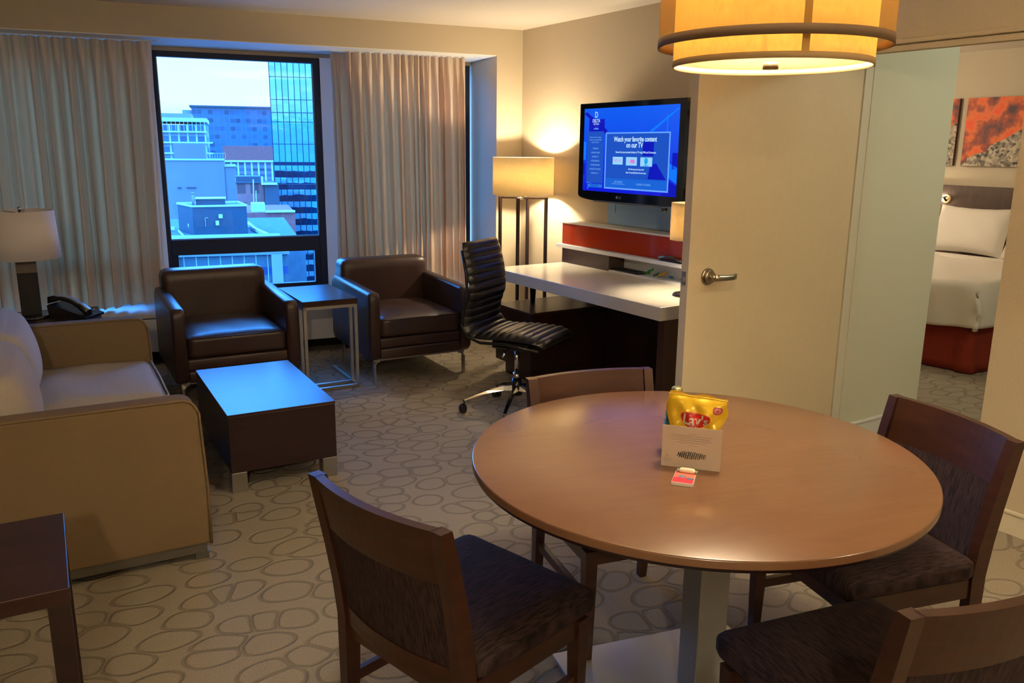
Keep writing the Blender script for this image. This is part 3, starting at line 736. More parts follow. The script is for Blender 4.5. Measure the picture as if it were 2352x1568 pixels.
# ------------------------------------------------------------------ armchairs
def armchair(cx_, cy_, ang, label):
    t = thing('armchair', label, 'armchair', fr(A3, cx_, cy_), ang, 'brown leather armchairs by the window')
    for s_ in (-1, 1):
        g = G(); r = 0.035
        # side slab: outline in y,z with rounded corners, upper edge slightly falling to the front
        z0, z1 = 0.170, 0.648
        prof = [(0.0, z0+r)] + [(r-r*math.cos(a), z1-0.02-r*1.6+r*1.6*math.sin(a)) for a in [pi/2*k/6 for k in range(7)]]
        prof += [(0.78, z1), (0.83, z1-0.03), (0.84, z0+r), (0.80, z0), (r, z0)]
        xs = [(0.375, 0.018), (0.370, 0.006), (0.358, 0), (0.312, 0), (0.300, 0.006), (0.295, 0.018)]
        secs = []
        for x_, ins in xs:
            secs.append([(s_*x_, py+(ins if py < 0.4 else -ins), pz+(-ins if pz > 0.4 else ins)) for py, pz in prof])
        g.loft(secs, True, True).build('arm', M_LEATH, t)
    G().pad(-0.335, 0.335, 0.66, 0.85, 0.17, 0.765, 0.045, 0.012, 14, axis=1, mtx=Matrix.Translation((0, 0.02, 0))).build('backrest', M_LEATH, t)
    c_ = G().pad(-0.293, 0.293, 0.005, 0.68, 0.318, 0.452, 0.028, 0.022, 14, wr=0.003).build('seat_cushion', M_LEATH, t)
    G().tube([(-0.29, 0.012, 0.438), (0, 0.004, 0.444), (0.29, 0.012, 0.438)], 0.004, 6).build('seam', M_LEATH, c_)
    G().box(-0.30, 0.30, 0.018, 0.70, 0.246, 0.316, 0.012, 3).build('upper_base_band', M_LEATH, t)
    G().box(-0.30, 0.30, 0.014, 0.70, 0.172, 0.244, 0.014, 3).build('lower_base_band', M_LEATH, t)
    for y_ in (0.055, 0.72):
        G().box(-0.30, 0.30, y_-0.012, y_+0.012, 0.158, 0.170).build('leg_rail', M_STEEL, t)
        for s_ in (-1, 1):
            g = G(); g.tube([(s_*0.333, y_, 0.0), (s_*0.333, y_, 0.13), (s_*0.327, y_, 0.152), (s_*0.313, y_, 0.162), (s_*0.295, y_, 0.164)], 0.01, 4, False, (0.006, 0.017)); g.build('leg', M_STEEL, t)
    return t
armchair(2.175, 5.15, A3, 'brown leather armchair right of the small side table, in front of the right curtain')
armchair(0.955, 5.13, A3, 'brown leather armchair behind the coffee table, in front of the clear window')

# ------------------------------------------------------------------ c-shaped side table between armchairs
off = (1.57, 5.5, 0)
t = thing('side_table', 'small dark wood side table on a thin steel frame between the two armchairs', 'side table', fr(A3, *off[:2]), A3)
G(off).box(1.372, 1.735, 5.19, 5.82, 0.565, 0.602, 0.001).build('table_top', M_DKWOODTOP, t)
g = G(off); w_ = 0.010
for y_ in (5.205, 5.40):
    pass
g = G(off)
g.box(1.375, 1.732, 5.195, 5.215, 0.545, 0.565); g.box(1.375, 1.395, 5.195, 5.81, 0.545, 0.565); g.box(1.712, 1.732, 5.195, 5.81, 0.545, 0.565); g.box(1.375, 1.732, 5.79, 5.81, 0.545, 0.565)
g.build('top_frame', M_STEEL, t)
G(off).box(1.375, 1.732, 5.195, 5.217, 0, 0.018).box(1.375, 1.732, 5.30, 5.322, 0, 0.018).box(1.712, 1.732, 5.195, 5.75, 0, 0.018).box(1.375, 1.395, 5.195, 5.75, 0, 0.018).build('floor_frame', M_STEEL, t)
for x_ in (1.375, 1.712):
    for y_ in (5.195, 5.302):
        G(off).box(x_, x_+0.020, y_, y_+0.020, 0.018, 0.545).build('post', M_STEEL, t)

# ------------------------------------------------------------------ end table, lamp and phone behind the sofa
off = (-0.03, 5.48, 0)
t = thing('end_table', 'dark wood end table beyond the far sofa arm under the white shade lamp', 'end table', fr(A3, *off[:2]), A3)
G(off).box(-0.29, 0.230, 5.19, 5.715, 0.545, 0.585, 0.002).build('table_top', M_DKWOODTOP, t)
for x_ in (-0.285, 0.185):
    for y_ in (5.195, 5.67):
        G(off).box(x_, x_+0.04, y_, y_+0.04, 0, 0.545).build('leg', M_DKWOOD, t)
lw = fr(A3, -0.125, 5.50, 0.585)
t = thing('table_lamp', 'table lamp with a white drum shade and dark block stem on the end table', 'lamp', lw, A3)
G().lathe([(0, 0), (0.108, 0), (0.110, 0.004), (0.108, 0.016), (0.10, 0.018), (0, 0.018)]).build('base', M_BLACKGL, t)
G().box(-0.052, 0.052, -0.03, 0.03, 0.018, 0.262, 0.002).build('stem', mat('dark_textured_block', (0.012, 0.009, 0.008), 0.7), t)
G().box(-0.052, 0.052, -0.028, 0.028, 0.262, 0.42, 0.002).build('upper_stem', mat('taupe_block', (0.16, 0.12, 0.085), 0.6), t)
sh = G().lathe([(0.186, 0.345), (0.172, 0.615), (0.169, 0.615), (0.183, 0.345)], closed=True).build('lamp_shade', mat('white_shade_cloth', (0.85, 0.79, 0.74), 0.9, bump=0.15, bscale=400), t)
g = G().cyl((0, 0, 0.42), (0, 0, 0.61), 0.005)
for a in (0, 2.09, 4.19): g.tube([(0, 0, 0.597), (0.17*math.cos(a), 0.17*math.sin(a), 0.607)], 0.0025, 6)
g.build('spider', M_STEEL, t)
G().cyl((0, 0, 0.61), (0, 0, 0.635), 0.010, 0.008).build('finial', M_STEEL, t)
t = thing('desk_phone', 'black desk phone leaning beside the white shade lamp', 'phone', fr(A3, 0.10, 5.42, 0.585), A3+math.radians(-35))
prof = [(-0.105, 0.0), (0.115, 0.0), (0.118, 0.012), (-0.02, 0.060), (-0.10, 0.085), (-0.115, 0.075)]
G().loft([[(x_, -0.09, z_) for x_, z_ in prof], [(x_, 0.09, z_) for x_, z_ in prof]], True, False).build('phone_body', M_BLACKPL, t)
secs = []
for k in range(13):
    u = k/12; x_ = -0.13+0.235*u; z_ = 0.10+0.020*math.sin(pi*u)*1.2-0.070*u*u
    hh_ = 0.018 if (u < 0.2 or u > 0.8) else 0.011
    secs.append([(x_, -0.055, z_+hh_), (x_, -0.012, z_+hh_), (x_, -0.008, z_-hh_), (x_, -0.059, z_-hh_)])
hs = G().loft(secs, True, True).build('handset', M_BLACKPL, t)
G().loft([[(x0+0.0, -0.05, 0), (x0, -0.017, 0), (x0, -0.017, 0.001), (x0, -0.05, 0.001)] for x0 in (0, .001)], True, False) if False else None
secs = []
for k in range(13):
    u = k/12; x_ = -0.13+0.235*u; z_ = 0.10+0.020*math.sin(pi*u)*1.2-0.070*u*u+(0.018 if (u < 0.2 or u > 0.8) else 0.011)
    secs.append([(x_, -0.053, z_+0.0025), (x_, -0.014, z_+0.0025), (x_, -0.014, z_), (x_, -0.053, z_)])
G().loft(secs, True, True).build('handset_cover', mat('grey_phone_cover', (0.25, 0.27, 0.30), 0.3), hs)
g = G()
for i in range(3):
    for j in range(4):
        x_ = -0.02+j*0.026; z_ = 0.060-(x_+0.02)*0.35+0.002; g.box(x_, x_+0.016, 0.012+i*0.022, 0.028+i*0.022, z_-0.012, z_, 0.002)
g.build('keypad', mat('grey_keys', (0.2, 0.2, 0.2), 0.4), t)

# near-left console
off = (-0.30, 2.30, 0)
t = thing('console_table', 'dark wood console table corner at the lower left in front of the sofa', 'table', fr(A3, *off[:2]), A3)
G(off).box(-0.64, -0.040, 2.060, 2.530, 0.508, 0.550, 0.002).build('table_top', M_DKWOODTOP, t)
for x_ in (-0.638, -0.090):
    for y_ in (2.062, 2.483):
        G(off).box(x_, x_+0.048, y_, y_+0.045, 0, 0.508).build('leg', M_DKWOOD, t)

# ================================================================== DESK SIDE
off = (-4.15, 3.4, 0)
t = thing('desk', 'white topped desk with a red glass backed shelf along the television wall', 'desk', fr(AV, *off[:2]), AV)
G(off).box(-5.035, -3.28, 3.035, 3.70, 0.664, 0.740, 0.003).build('desk_top', M_STONE, t)
G(off).box(-3.335, -3.285, 3.075, 3.80, 0, 0.664).build('end_panel', M_GREYWOOD if False else M_CHWOOD, t)
G(off).box(-4.50, -3.335, 3.66, 3.70, 0.05, 0.664).build('modesty_panel', M_DKWOOD, t)
# pedestal
G(off).box(-4.955, -4.505, 3.02, 3.78, 0.10, 0.485, 0.002).build('pedestal', M_DKWOOD, t)
G(off).box(-4.965, -4.50, 3.01, 3.80, 0.485, 0.500, 0.001).build('pedestal_top', M_DKWOODTOP, t)
G(off).box(-4.90, -4.56, 3.07, 3.74, 0, 0.10).build('plinth', M_DKWOOD, t)
G(off).cyl((-4.86, 3.27, 0.50), (-4.86, 3.27, 0.664), 0.017, 0.026, 20).build('support_post', M_BRONZE, t)
# hutch
M_CUBBY = mat('white_laminate', (0.80, 0.80, 0.78), 0.5)
G(off).box(-5.050, -4.495, 3.657, 3.80, 0.740, 0.850).build('left_cabinet', M_GREYWOOD, t)
G(off).box(-3.775, -3.72, 3.657, 3.80, 0.740, 0.850).build('right_cabinet', M_GREYWOOD, t)
G(off).box(-4.495, -3.775, 3.657, 3.80, 0.740, 0.748).build('cubby_floor', M_CUBBY, t)
G(off).box(-4.495, -3.775, 3.795, 3.80, 0.748, 0.850).build('cubby_back', M_CUBBY, t)
G(off).box(-5.10, -3.60, 3.635, 3.80, 0.850, 0.876, 0.001).build('shelf', M_WHITEG, t)
G(off).box(-5.050, -3.60, 3.660, 3.80, 0.876, 1.030).build('hutch_box', M_WHITEG, t)
G(off).box(-5.050, -3.60, 3.655, 3.660, 0.880, 1.030).build('red_glass_panel', M_ORANGE, t)
G(off).box(-5.055, -3.60, 3.650, 3.80, 1.030, 1.042, 0.001).build('hutch_top', M_WHITE, t)
# stuff in the cubby
t = thing('tray', 'flat black tray lying in the open cubby of the desk', 'tray', fr(AV, -4.36, 3.73, 0.748), AV)
G().box(-0.15, 0.15, -0.055, 0.055, 0, 0.010, 0.003).build('tray_body', M_BLACKPL, t)
g = G()
for i in range(8):
    for j in range(3): g.box(-0.12+i*0.03, -0.10+i*0.03, -0.04+j*0.028, -0.022+j*0.028, 0.010, 0.0125)
g.build('tray_keys', mat('dark_keys', (0.02, 0.02, 0.025), 0.5), t)
def candy(name, label, x, y, col, rot, l=0.035, r=0.010, up=0.0):
    g = G(); c, s = math.cos(rot), math.sin(rot)
    secs = []
    for k in range(11):
        u = k/10; rr = r*(0.25+0.75*math.sin(pi*min(1, max(0, (u-0.15)/0.7)))) if 0.15 < u < 0.85 else r*(0.25+abs(u-0.5)*1.2)
        P = Vector(((u-0.5)*l*c, (u-0.5)*l*s, r+up*(u-0.0)*l)); nx = Vector((-s, c, 0))
        secs.append([P+nx*math.cos(a)*rr+Vector((0, 0, 1))*math.sin(a)*rr*0.9 for a in [2*pi*q/8 for q in range(8)]])
    g.loft(secs)
    return solo(g.build(name, mat('wrap_'+name+'_'+label.split()[0], col, 0.3)), label, 'candy', fr(AV, x, y, 0.748), AV, 'wrapped sweets in the desk cubby')
candy('wrapped_sweet', 'green foil sweet nearest the black tray in the desk cubby', -4.165, 3.735, (0.03, 0.30, 0.04), 1.3, 0.055, 0.012, 0.5)
candy('wrapped_sweet', 'small dark green sweet left of the yellow one in the desk cubby', -4.09, 3.73, (0.02, 0.22, 0.08), 1.7, 0.04, 0.009, 0.3)
candy('wrapped_sweet', 'yellow foil sweet in the middle of the desk cubby', -4.03, 3.735, (0.75, 0.50, 0.02), 0.7, 0.06, 0.013, 0.5)
candy('wrapped_sweet', 'blue wrapped sweet right of the yellow one in the desk cubby', -3.955, 3.735, (0.05, 0.25, 0.38), -1.2, 0.05, 0.010, 0.2)
candy('wrapped_sweet', 'black wrapped sweet at the right end of the desk cubby', -3.835, 3.735, (0.02, 0.02, 0.02), -1.3, 0.045, 0.009, 0.1)
# bundle of black cable / phone on the shelf
t = thing('shelf_phone', 'black phone lying on the white shelf before the red glass', 'phone', fr(AV, -3.86, 3.648, 0.876), AV)
G().box(-0.11, 0.10, -0.006, 0.0, 0, 0.012, 0.002).build('phone_body', M_BLACKPL, t)
G().tube([(-0.11, -0.010, 0.02), (-0.05, -0.012, 0.030), (0.03, -0.012, 0.032), (0.10, -0.010, 0.016)], 0.009, 8).build('handset', M_BLACKGL, t)
# upright card by the door
o = G().box(-0.10, 0.0, -0.0015, 0.0015, 0, 0.12, mtx=Matrix.Rotation(math.radians(-18), 4, 'X')).build('menu_card', M_WHITE)
solo(o, 'white card leaning on the desk shelf beside the door edge', 'card', fr(AV, -3.62, 3.625, 0.876), AV)

# desk lamp
t = thing('desk_lamp', 'small lit drum shade lamp on the desk half hidden by the door', 'lamp', fr(AV, -3.49, 3.42, 0.74), AV)
G().lathe([(0, 0), (0.075, 0), (0.078, 0.006), (0.070, 0.016), (0.02, 0.022), (0.01, 0.03), (0, 0.03)]).build('base', M_BRONZE, t)
G().cyl((0, 0, 0.02), (0, 0, 0.34), 0.008).build('pole', M_BRONZE, t)
SH2 = lampshade('desk_shade_cloth', (0.5, 0.42, 0.3), (0.20, 0.16, 0.085))
G().lathe([(0.108, 0.325), (0.108, 0.535), (0.106, 0.535), (0.106, 0.325)], closed=True).build('lamp_shade', SH2, t)
point_light('desk_lamp_bulb', (0, 0, 0.43), DESKL, WARM, 0.025, t)

# floor lamp
t = thing('floor_lamp', 'lit floor lamp with a wide drum shade on four dark posts in the corner', 'lamp', fr(AV, -5.40, 3.53), AV)
a_ = 0.127
for sx_ in (-1, 1):
    for sy_ in (-1, 1):
        G().box(sx_*a_-0.010, sx_*a_+0.010, sy_*a_-0.010, sy_*a_+0.010, 0.0, 1.205).build('leg', M_BRONZE, t)
for s_ in (-1, 1):
    m_ = Matrix.Rotation(s_*pi/4, 4, 'Z')
    G().box(-a_*1.414, a_*1.414, -0.010, 0.010, 1.190, 1.205, mtx=m_).build('cross_bar', M_BRONZE, t)
    G().box(-a_*1.414, a_*1.414, -0.010, 0.010, 0.0, 0.015, mtx=m_).build('floor_bar', M_BRONZE, t)
G().cyl((0, 0, 1.2), (0, 0, 1.33), 0.012).build('socket', M_BRONZE, t)
SH1 = lampshade('floor_shade_linen', (0.55, 0.46, 0.33), (0.18, 0.15, 0.085))
G().lathe([(0.232, 1.222), (0.232, 1.500), (0.2295, 1.500), (0.2295, 1.222)], closed=True).build('lamp_shade', SH1, t)
point_light('floor_lamp_bulb', (0.03, 0.02, 1.37), FLOORL, WARM, 0.03, t)

# television
t = thing('television', 'wall mounted television showing a blue hotel welcome screen', 'television', fr(AV, -4.22, 3.56, 1.54), AV)
Wd, z0, z1 = 0.515, -0.315, 0.325   # half width, local bottom/top
prof = [(-Wd, z1)] + [(Wd, z1)] + [(Wd+0.004, z0+0.04)]
n = 16
bot = [(Wd*math.cos(pi*k/n)*1.008, z0+0.035-0.045*math.sin(pi*k/n)**0.7) for k in range(n+1)]
prof = [(-Wd, z1), (Wd, z1)] + bot
g = G().loft([[(x*0.985, 0.055, z) for x, z in prof], [(x, 0.04, z) for x, z in prof], [(x, 0.0, z) for x, z in prof], [(x*0.996, -0.005, z*0.996) for x, z in prof]], True, False)
body = g.build('bezel', M_BLACKGL, t)
G().box(-0.40, 0.40, 0.055, 0.10, -0.24, 0.26, 0.01).build('rear_housing', M_BLACKPL, t)
G().box(-0.12, 0.12, 0.10, 0.258, -0.15, 0.15).build('wall_bracket', M_BLACKPL, t)
G().box(-0.33, 0.33, -0.012, -0.005, -0.322, -0.312, 0.002).build('speaker_slot', mat('grey_tv_lip', (0.09, 0.09, 0.08), 0.3), t)
G().cyl((-0.12, 0.01, -0.33), (-0.12, 0.01, -0.385), 0.0015, seg=6).build('dangling_wire', M_BLACKPL, t)
G().cyl((0.36, 0.0, -0.325), (0.36, 0.0, -0.345), 0.022, 0.02).build('sensor_knob', M_BLACKPL, t)
# screen picture: x -0.463..0.463, z -0.254..0.290
sx0, sx1, sz0, sz1 = -0.463, 0.463, -0.252, 0.290
def scr(u, v, d=0.0): return (sx0+(sx1-sx0)*u, -0.0065-d, sz1-(sz1-sz0)*v)
m, tt, b = nodes_of('screen_picture')
b.inputs['Base Color'].default_value = (0.004, 0.004, 0.006, 1); b.inputs['Roughness'].default_value = 0.12
tcn = N(tt, 'ShaderNodeTexCoord'); sxy = N(tt, 'ShaderNodeSeparateXYZ'); tt.links.new(tcn.outputs['Object'], sxy.inputs[0])
mr = N(tt, 'ShaderNodeMapRange'); mr.inputs[1].default_value = -0.25; mr.inputs[2].default_value = 0.29; tt.links.new(sxy.outputs['Z'], mr.inputs[0])
rp2 = N(tt, 'ShaderNodeValToRGB'); tt.links.new(mr.outputs[0], rp2.inputs[0])
r_ = rp2.color_ramp.elements; r_[0].position = 0; r_[0].color = (0.004, 0.008, 0.62, 1); r_[1].position = 1; r_[1].color = (0.004, 0.10, 0.80, 1)
q = r_.new(0.5); q.color = (0.004, 0.055, 0.75, 1)
tt.links.new(rp2.outputs[0], b.inputs['Emission Color']); b.inputs['Emission Strength'].default_value = 1.0
SCR = m
screen = G().quad(scr(0, 0), scr(1, 0), scr(1, 1), scr(0, 1)).build('screen', SCR, t)
E1 = emis('screen_deep_blue', (0.003, 0.006, 0.46)); E2 = emis('screen_panel_blue', (0.010, 0.075, 0.50)); E3 = emis('screen_frame_blue', (0.13, 0.34, 0.95))
E4 = emis('screen_light_blue', (0.005, 0.17, 0.95)); E5 = emis('screen_white', (0.55, 0.80, 1.0)); E6 = emis('screen_tile', (0.28, 0.60, 1.0)); E7 = emis('screen_footer', (0.008, 0.115, 0.62))
E8 = emis('screen_pink', (0.62, 0.20, 0.60)); E9 = emis('screen_teal', (0.01, 0.33, 0.72)); E10 = emis('screen_dim_text', (0.20, 0.45, 0.85))
def sq(name, m, polys, d):
    for P in polys: G().quad(*[scr(u, v, d) for u, v in P]).build(name, m, screen)
def rc(u0, v0, u1, v1): return [(u0, v0), (u1, v0), (u1, v1), (u0, v1)]
sq('dark_shape', E1, [[(0.0, 0.06), (0.03, 0.04), (0.27, 0.26), (0.27, 0.33)], rc(0.06, 0.13, 0.24, 0.28), [(0.88, 0.80), (1.0, 0.88), (1.0, 1), (0.86, 1)], rc(0.95, 0.52, 1.0, 0.70), rc(0.0, 0.66, 0.02, 0.80)], 0.0004)
sq('light_shape', E4, [[(0.72, 0.28), (0.985, 0.035), (1.0, 0.045), (0.74, 0.30)], rc(0.885, 0.10, 0.895, 0.55), [(0.90, 0.62), (1.0, 0.68), (1.0, 0.86), (0.90, 0.78)], rc(0.0, 0.40, 0.03, 0.62), [(0.05, 0.97), (0.10, 0.90), (0.11, 0.91), (0.06, 0.98)]], 0.0004)
sq('menu_panel', E2, [rc(0.045, 0.275, 0.235, 0.90)], 0.0008)
sq('message_frame', E3, [rc(0.255, 0.290, 0.925, 0.958)], 0.0008)
sq('message_panel', E2, [rc(0.268, 0.305, 0.913, 0.940)], 0.0012)
sq('message_shape', E1, [rc(0.66, 0.40, 0.77, 0.56), [(0.74, 0.66), (0.80, 0.64), (0.90, 0.82), (0.72, 0.82)]], 0.0015)
sq('message_footer', E7, [rc(0.268, 0.83, 0.913, 0.940), rc(0.06, 0.91, 0.235, 0.955)], 0.0018)
sq('message_tile', E6, [rc(0.345, 0.575, 0.455, 0.665), rc(0.490, 0.575, 0.605, 0.672), rc(0.640, 0.575, 0.760, 0.677)], 0.002)
sq('underline', E3, [rc(0.34, 0.892, 0.485, 0.897), rc(0.045, 0.895, 0.09, 0.900), rc(0.125, 0.223, 0.17, 0.225), rc(0.118, 0.238, 0.172, 0.250)], 0.0022)
def scm(x, z, d): return (x, -0.0095-abs(d), z)
def U(u, v): a = scr(u, v); return a[0], a[2]
def T(b_, sz, u, v, al='CENTER', bo=0, sx_=1.0): x_, z_ = U(u, v); return (b_, sz, x_, z_, al, bo, sx_)
put_texts('headline_lettering', [T('Watch your favorite content', 0.043, 0.575, 0.372, 'CENTER', 0.0009, 0.82), T('on our TV', 0.046, 0.575, 0.440, 'CENTER', 0.0009, 0.82), T('D', 0.055, 0.145, 0.080, 'CENTER', 0, 0.8), T('DELTA', 0.030, 0.145, 0.150, 'CENTER', 0.0004, 0.9), T('HOTELS', 0.017, 0.145, 0.188)], E5, screen, scm)
put_texts('small_lettering', [T('Stream from your personal devices to TV using WiFi and Chromecast', 0.0175, 0.585, 0.520, 'CENTER', 0.0003, 0.78), T('All of these apps and many more!', 0.014, 0.60, 0.715, 'CENTER', 0.0003, 0.8), T("Select 'Connect My Device' from the menu", 0.014, 0.60, 0.755, 'CENTER', 0.0003, 0.8)], E5, screen, scm)
put_texts('menu_lettering', [T('Welcome and we are looking', 0.013, 0.14, 0.345, 'CENTER', 0, 0.8), T('forward to you staying at Delta', 0.013, 0.14, 0.375, 'CENTER', 0, 0.8), T('Hotels City Centre', 0.013, 0.14, 0.405, 'CENTER', 0, 0.8),
    T('TELEVISION', 0.015, 0.145, 0.480, 'CENTER', 0, 0.8), T('CHANNEL GUIDE', 0.015, 0.145, 0.530, 'CENTER', 0, 0.8), T('INTERNET TV', 0.015, 0.145, 0.580, 'CENTER', 0, 0.8), T('HOTEL SERVICES', 0.015, 0.145, 0.630, 'CENTER', 0, 0.8), T('MY RESERVATIONS', 0.015, 0.145, 0.680, 'CENTER', 0, 0.8), T('CONNECT MY DEVICE', 0.015, 0.145, 0.730, 'CENTER', 0, 0.8), T('WEATHER 17\u00b0C', 0.015, 0.145, 0.780, 'CENTER', 0, 0.8),
    T('GET STARTED', 0.017, 0.415, 0.872, 'CENTER', 0, 0.8), T('CONNECT MY DEVICE', 0.017, 0.68, 0.887, 'CENTER', 0, 0.8), T('menu', 0.012, 0.08, 0.93), T('close', 0.012, 0.21, 0.93)], E10, screen, scm)
put_texts('tile_lettering', [T('NETFLIX', 0.021, 0.40, 0.618, 'CENTER', 0.0004, 0.85), T('You', 0.018, 0.526, 0.624, 'CENTER', 0.0004, 0.8)], E8, screen, scm)
x_, z_ = U(0.563, 0.624)
g = G().box(x_-0.017, x_+0.017, -0.0100, -0.0095, z_-0.012, z_+0.012, 0.004); g.build('tile_badge', E8, screen)
x_, z_ = U(0.70, 0.616)
g = G().lathe([(0, 0), (0.019, 0.0), (0.019, 0.0006), (0, 0.0006)], seg=28)
for v in g.bm.verts: v.co = Vector((x_+v.co.x*0.85, -0.0100-v.co.z, z_+v.co.y*1.1))
g.box(x_-0.004, x_+0.004, -0.0105, -0.0100, z_-0.028, z_-0.016).box(x_-0.024, x_+0.024, -0.0105, -0.0100, z_-0.031, z_-0.026); g.build('tile_head', E9, screen)
put_texts('maker_lettering', [('LG', 0.022, -0.075, -0.283, 'LEFT', 0.0004)], mat('silver_print', (0.45, 0.43, 0.40), 0.4), t, lambda x, z, d: (x, -0.0056-abs(d), z))
g = G().lathe([(0, 0), (0.009, 0), (0.009, 0.0006), (0, 0.0006)], seg=20)
for v in g.bm.verts: v.co = Vector((-0.092+v.co.x, -0.0054-v.co.z, -0.283+v.co.y))
g.build('maker_badge', mat('silver_print', (0.45, 0.43, 0.40), 0.4), t)
# panel under the television and framed piece right of it
o = G().box(-0.53, 0.62, -0.012, 0.0, 0.0, 0.22, 0.001).build('cable_panel', mat('panel_blue_light_tint', (0.36, 0.56, 0.80), 0.15, spec=0.6)); solo(o, 'gloss panel on the wall under the television, blue window light put into its colour', 'wall panel', fr(AV, -4.18, 3.82, 1.045), AV)  # blue light from the window is put into the panel's base colour
t = thing('framed_mirror', 'brown wood framed mirror mostly hidden behind the open door', 'mirror', fr(AV, -3.64, 3.82, 1.28), AV)
g = G().box(-0.30, -0.25, -0.03, 0, 0, 0.53).box(0.25, 0.30, -0.03, 0, 0, 0.53).box(-0.25, 0.25, -0.03, 0, 0, 0.05).box(-0.25, 0.25, -0.03, 0, 0.48, 0.53); g.build('frame', M_CHWOOD, t)
G().box(-0.25, 0.25, -0.015, -0.005, 0.05, 0.48).build('mirror_glass', mat('mirror_silver', (0.8, 0.8, 0.8), 0.02, 1.0), t)

# ------------------------------------------------------------------ office chair
ang = -math.radians(117)
t = thing('office_chair', 'black ribbed leather swivel chair with a chrome star base at the desk', 'office chair', (0.03, 4.86, 0), ang)
def shell():
    g = G()
    # centre line (y forward, z up) of the padded sheet
    ctrl = [(0.275, 0.470), (0.22, 0.495), (0.05, 0.500), (-0.12, 0.490), (-0.19, 0.505), (-0.235, 0.560), (-0.222, 0.65), (-0.195, 0.74), (-0.205, 0.86), (-0.240, 0.99), (-0.255, 1.035)]
    P = [Vector((0, y, z)) for y, z in ctrl]
    pts = []
    for i in range(len(P)-1):
        p0, p1, p2, p3 = P[max(0, i-1)], P[i], P[i+1], P[min(len(P)-1, i+2)]
        for k in range(24):
            u = k/24; pts.append(0.5*((2*p1)+(-p0+p2)*u+(2*p0-5*p1+4*p2-p3)*u*u+(-p0+3*p1-3*p2+p3)*u**3))
    pts.append(P[-1])
    L = [0]
    for a, b in zip(pts, pts[1:]): L.append(L[-1]+(b-a).length)
    tot = L[-1]; secs = []
    nr = 21
    for i, p in enumerate(pts):
        d = (pts[min(i+1, len(pts)-1)]-pts[max(0, i-1)]).normalized()
        n_ = Vector((0, d.z, -d.y)); n_ = Vector((0, 1, 0))*d.z*1.0 + Vector((0, 0, -1))*d.y
        u = L[i]/tot
        puff = 0.016*abs(math.sin(pi*u*nr))**0.45
        endt = min(1, u/0.03, (1-u)/0.03); endt = math.sqrt(max(0.02, endt))
        if i == 0 or i == len(pts)-1: puff = 0
        w_ = (0.240 if p.z < 0.55 else 0.225)*(0.90+0.10*min(1, u/0.06, (1-u)/0.05))
        th = 0.030*endt
        front = -n_ if False else n_
        ring = []
        m_ = 8
        for k in range(m_+1):
            s_ = -1+2*k/m_; e_ = (1-abs(s_)**6); ring.append(p+Vector((s_*w_, 0, 0)) + (-n_)*(0)+ (n_*-1)*(0) + nf(d)*(th*0.55*e_+puff*e_**0.5))
        for k in range(m_, -1, -1):
            s_ = -1+2*k/m_; e_ = (1-abs(s_)**6); ring.append(p+Vector((s_*w_, 0, 0)) - nf(d)*(th*0.55*e_+0.004))
        secs.append(ring)
    g.loft(secs, True, True)
    return g
def nf(d): # face side: up on the seat, forward on the back (path runs from the front of the seat upwards)
    return Vector((0, d.z, -d.y))
shell_o = shell().build('seat_shell', M_BLKLEATH, t)
for s_ in (-1, 1):
    g = G(); g.tube([(s_*0.232, 0.25, 0.452), (s_*0.236, 0.05, 0.474), (s_*0.236, -0.12, 0.464), (s_*0.232, -0.205, 0.488), (s_*0.228, -0.252, 0.555), (s_*0.226, -0.240, 0.65), (s_*0.224, -0.213, 0.74), (s_*0.222, -0.222, 0.86), (s_*0.212, -0.256, 0.99)], 0.009, 8); g.build('side_frame', mat('dark_chair_frame', (0.02, 0.02, 0.02), 0.3, 0.5), t)
G().box(-0.10, 0.10, -0.12, 0.12, 0.405, 0.455, 0.01).build('tilt_mechanism', M_BLACKPL, t)
G().tube([(0.10, 0.02, 0.43), (0.20, 0.03, 0.425), (0.24, 0.03, 0.40)], 0.006, 8).build('tilt_lever', M_CHROME, t)
G().cyl((0, 0, 0.24), (0, 0, 0.41), 0.014).cyl((0, 0, 0.2), (0, 0, 0.25), 0.022).build('gas_column', M_CHROME, t)
G().cyl((0, 0, 0.11), (0, 0, 0.215), 0.036, 0.028).build('column_cover', M_BLACKPL, t)
for k in range(5):
    world_b = math.radians([-95, -23, 49, 121, -167][k])     # bearing in plan
    wx, wy = math.sin(world_b), math.cos(world_b)
    c, s = math.cos(-ang), math.sin(-ang); dx, dy = c*wx-s*wy, s*wx+c*wy
    D_ = Vector((dx, dy, 0)); S_ = Vector((-dy, dx, 0)); secs = []
    for r_, z_, w_, h_ in ((0.02, 0.160, 0.020, 0.022), (0.08, 0.156, 0.016, 0.017), (0.18, 0.132, 0.013, 0.011), (0.26, 0.104, 0.011, 0.008), (0.318, 0.082, 0.010, 0.007)):
        P_ = D_*r_+Vector((0, 0, z_)); secs.append([P_+S_*w_*0.6+Vector((0, 0, h_*0.5)), P_-S_*w_*0.6+Vector((0, 0, h_*0.5)), P_-S_*w_-Vector((0, 0, h_)), P_+S_*w_-Vector((0, 0, h_))])
    ar = G().loft(secs, True, False).build('base_arm', M_CHROME, t)
    C_ = D_*0.318
    g = G().cyl(C_+Vector((0, 0, 0.045)), C_+Vector((0, 0, 0.078)), 0.006)
    for q_ in (-1, 1): g.cyl(C_+S_*q_*0.006+D_*0.008+Vector((0, 0, 0.026)), C_+S_*q_*0.024+D_*0.008+Vector((0, 0, 0.026)), 0.026, 0.024)
    g.build('castor', M_BLACKPL, ar)

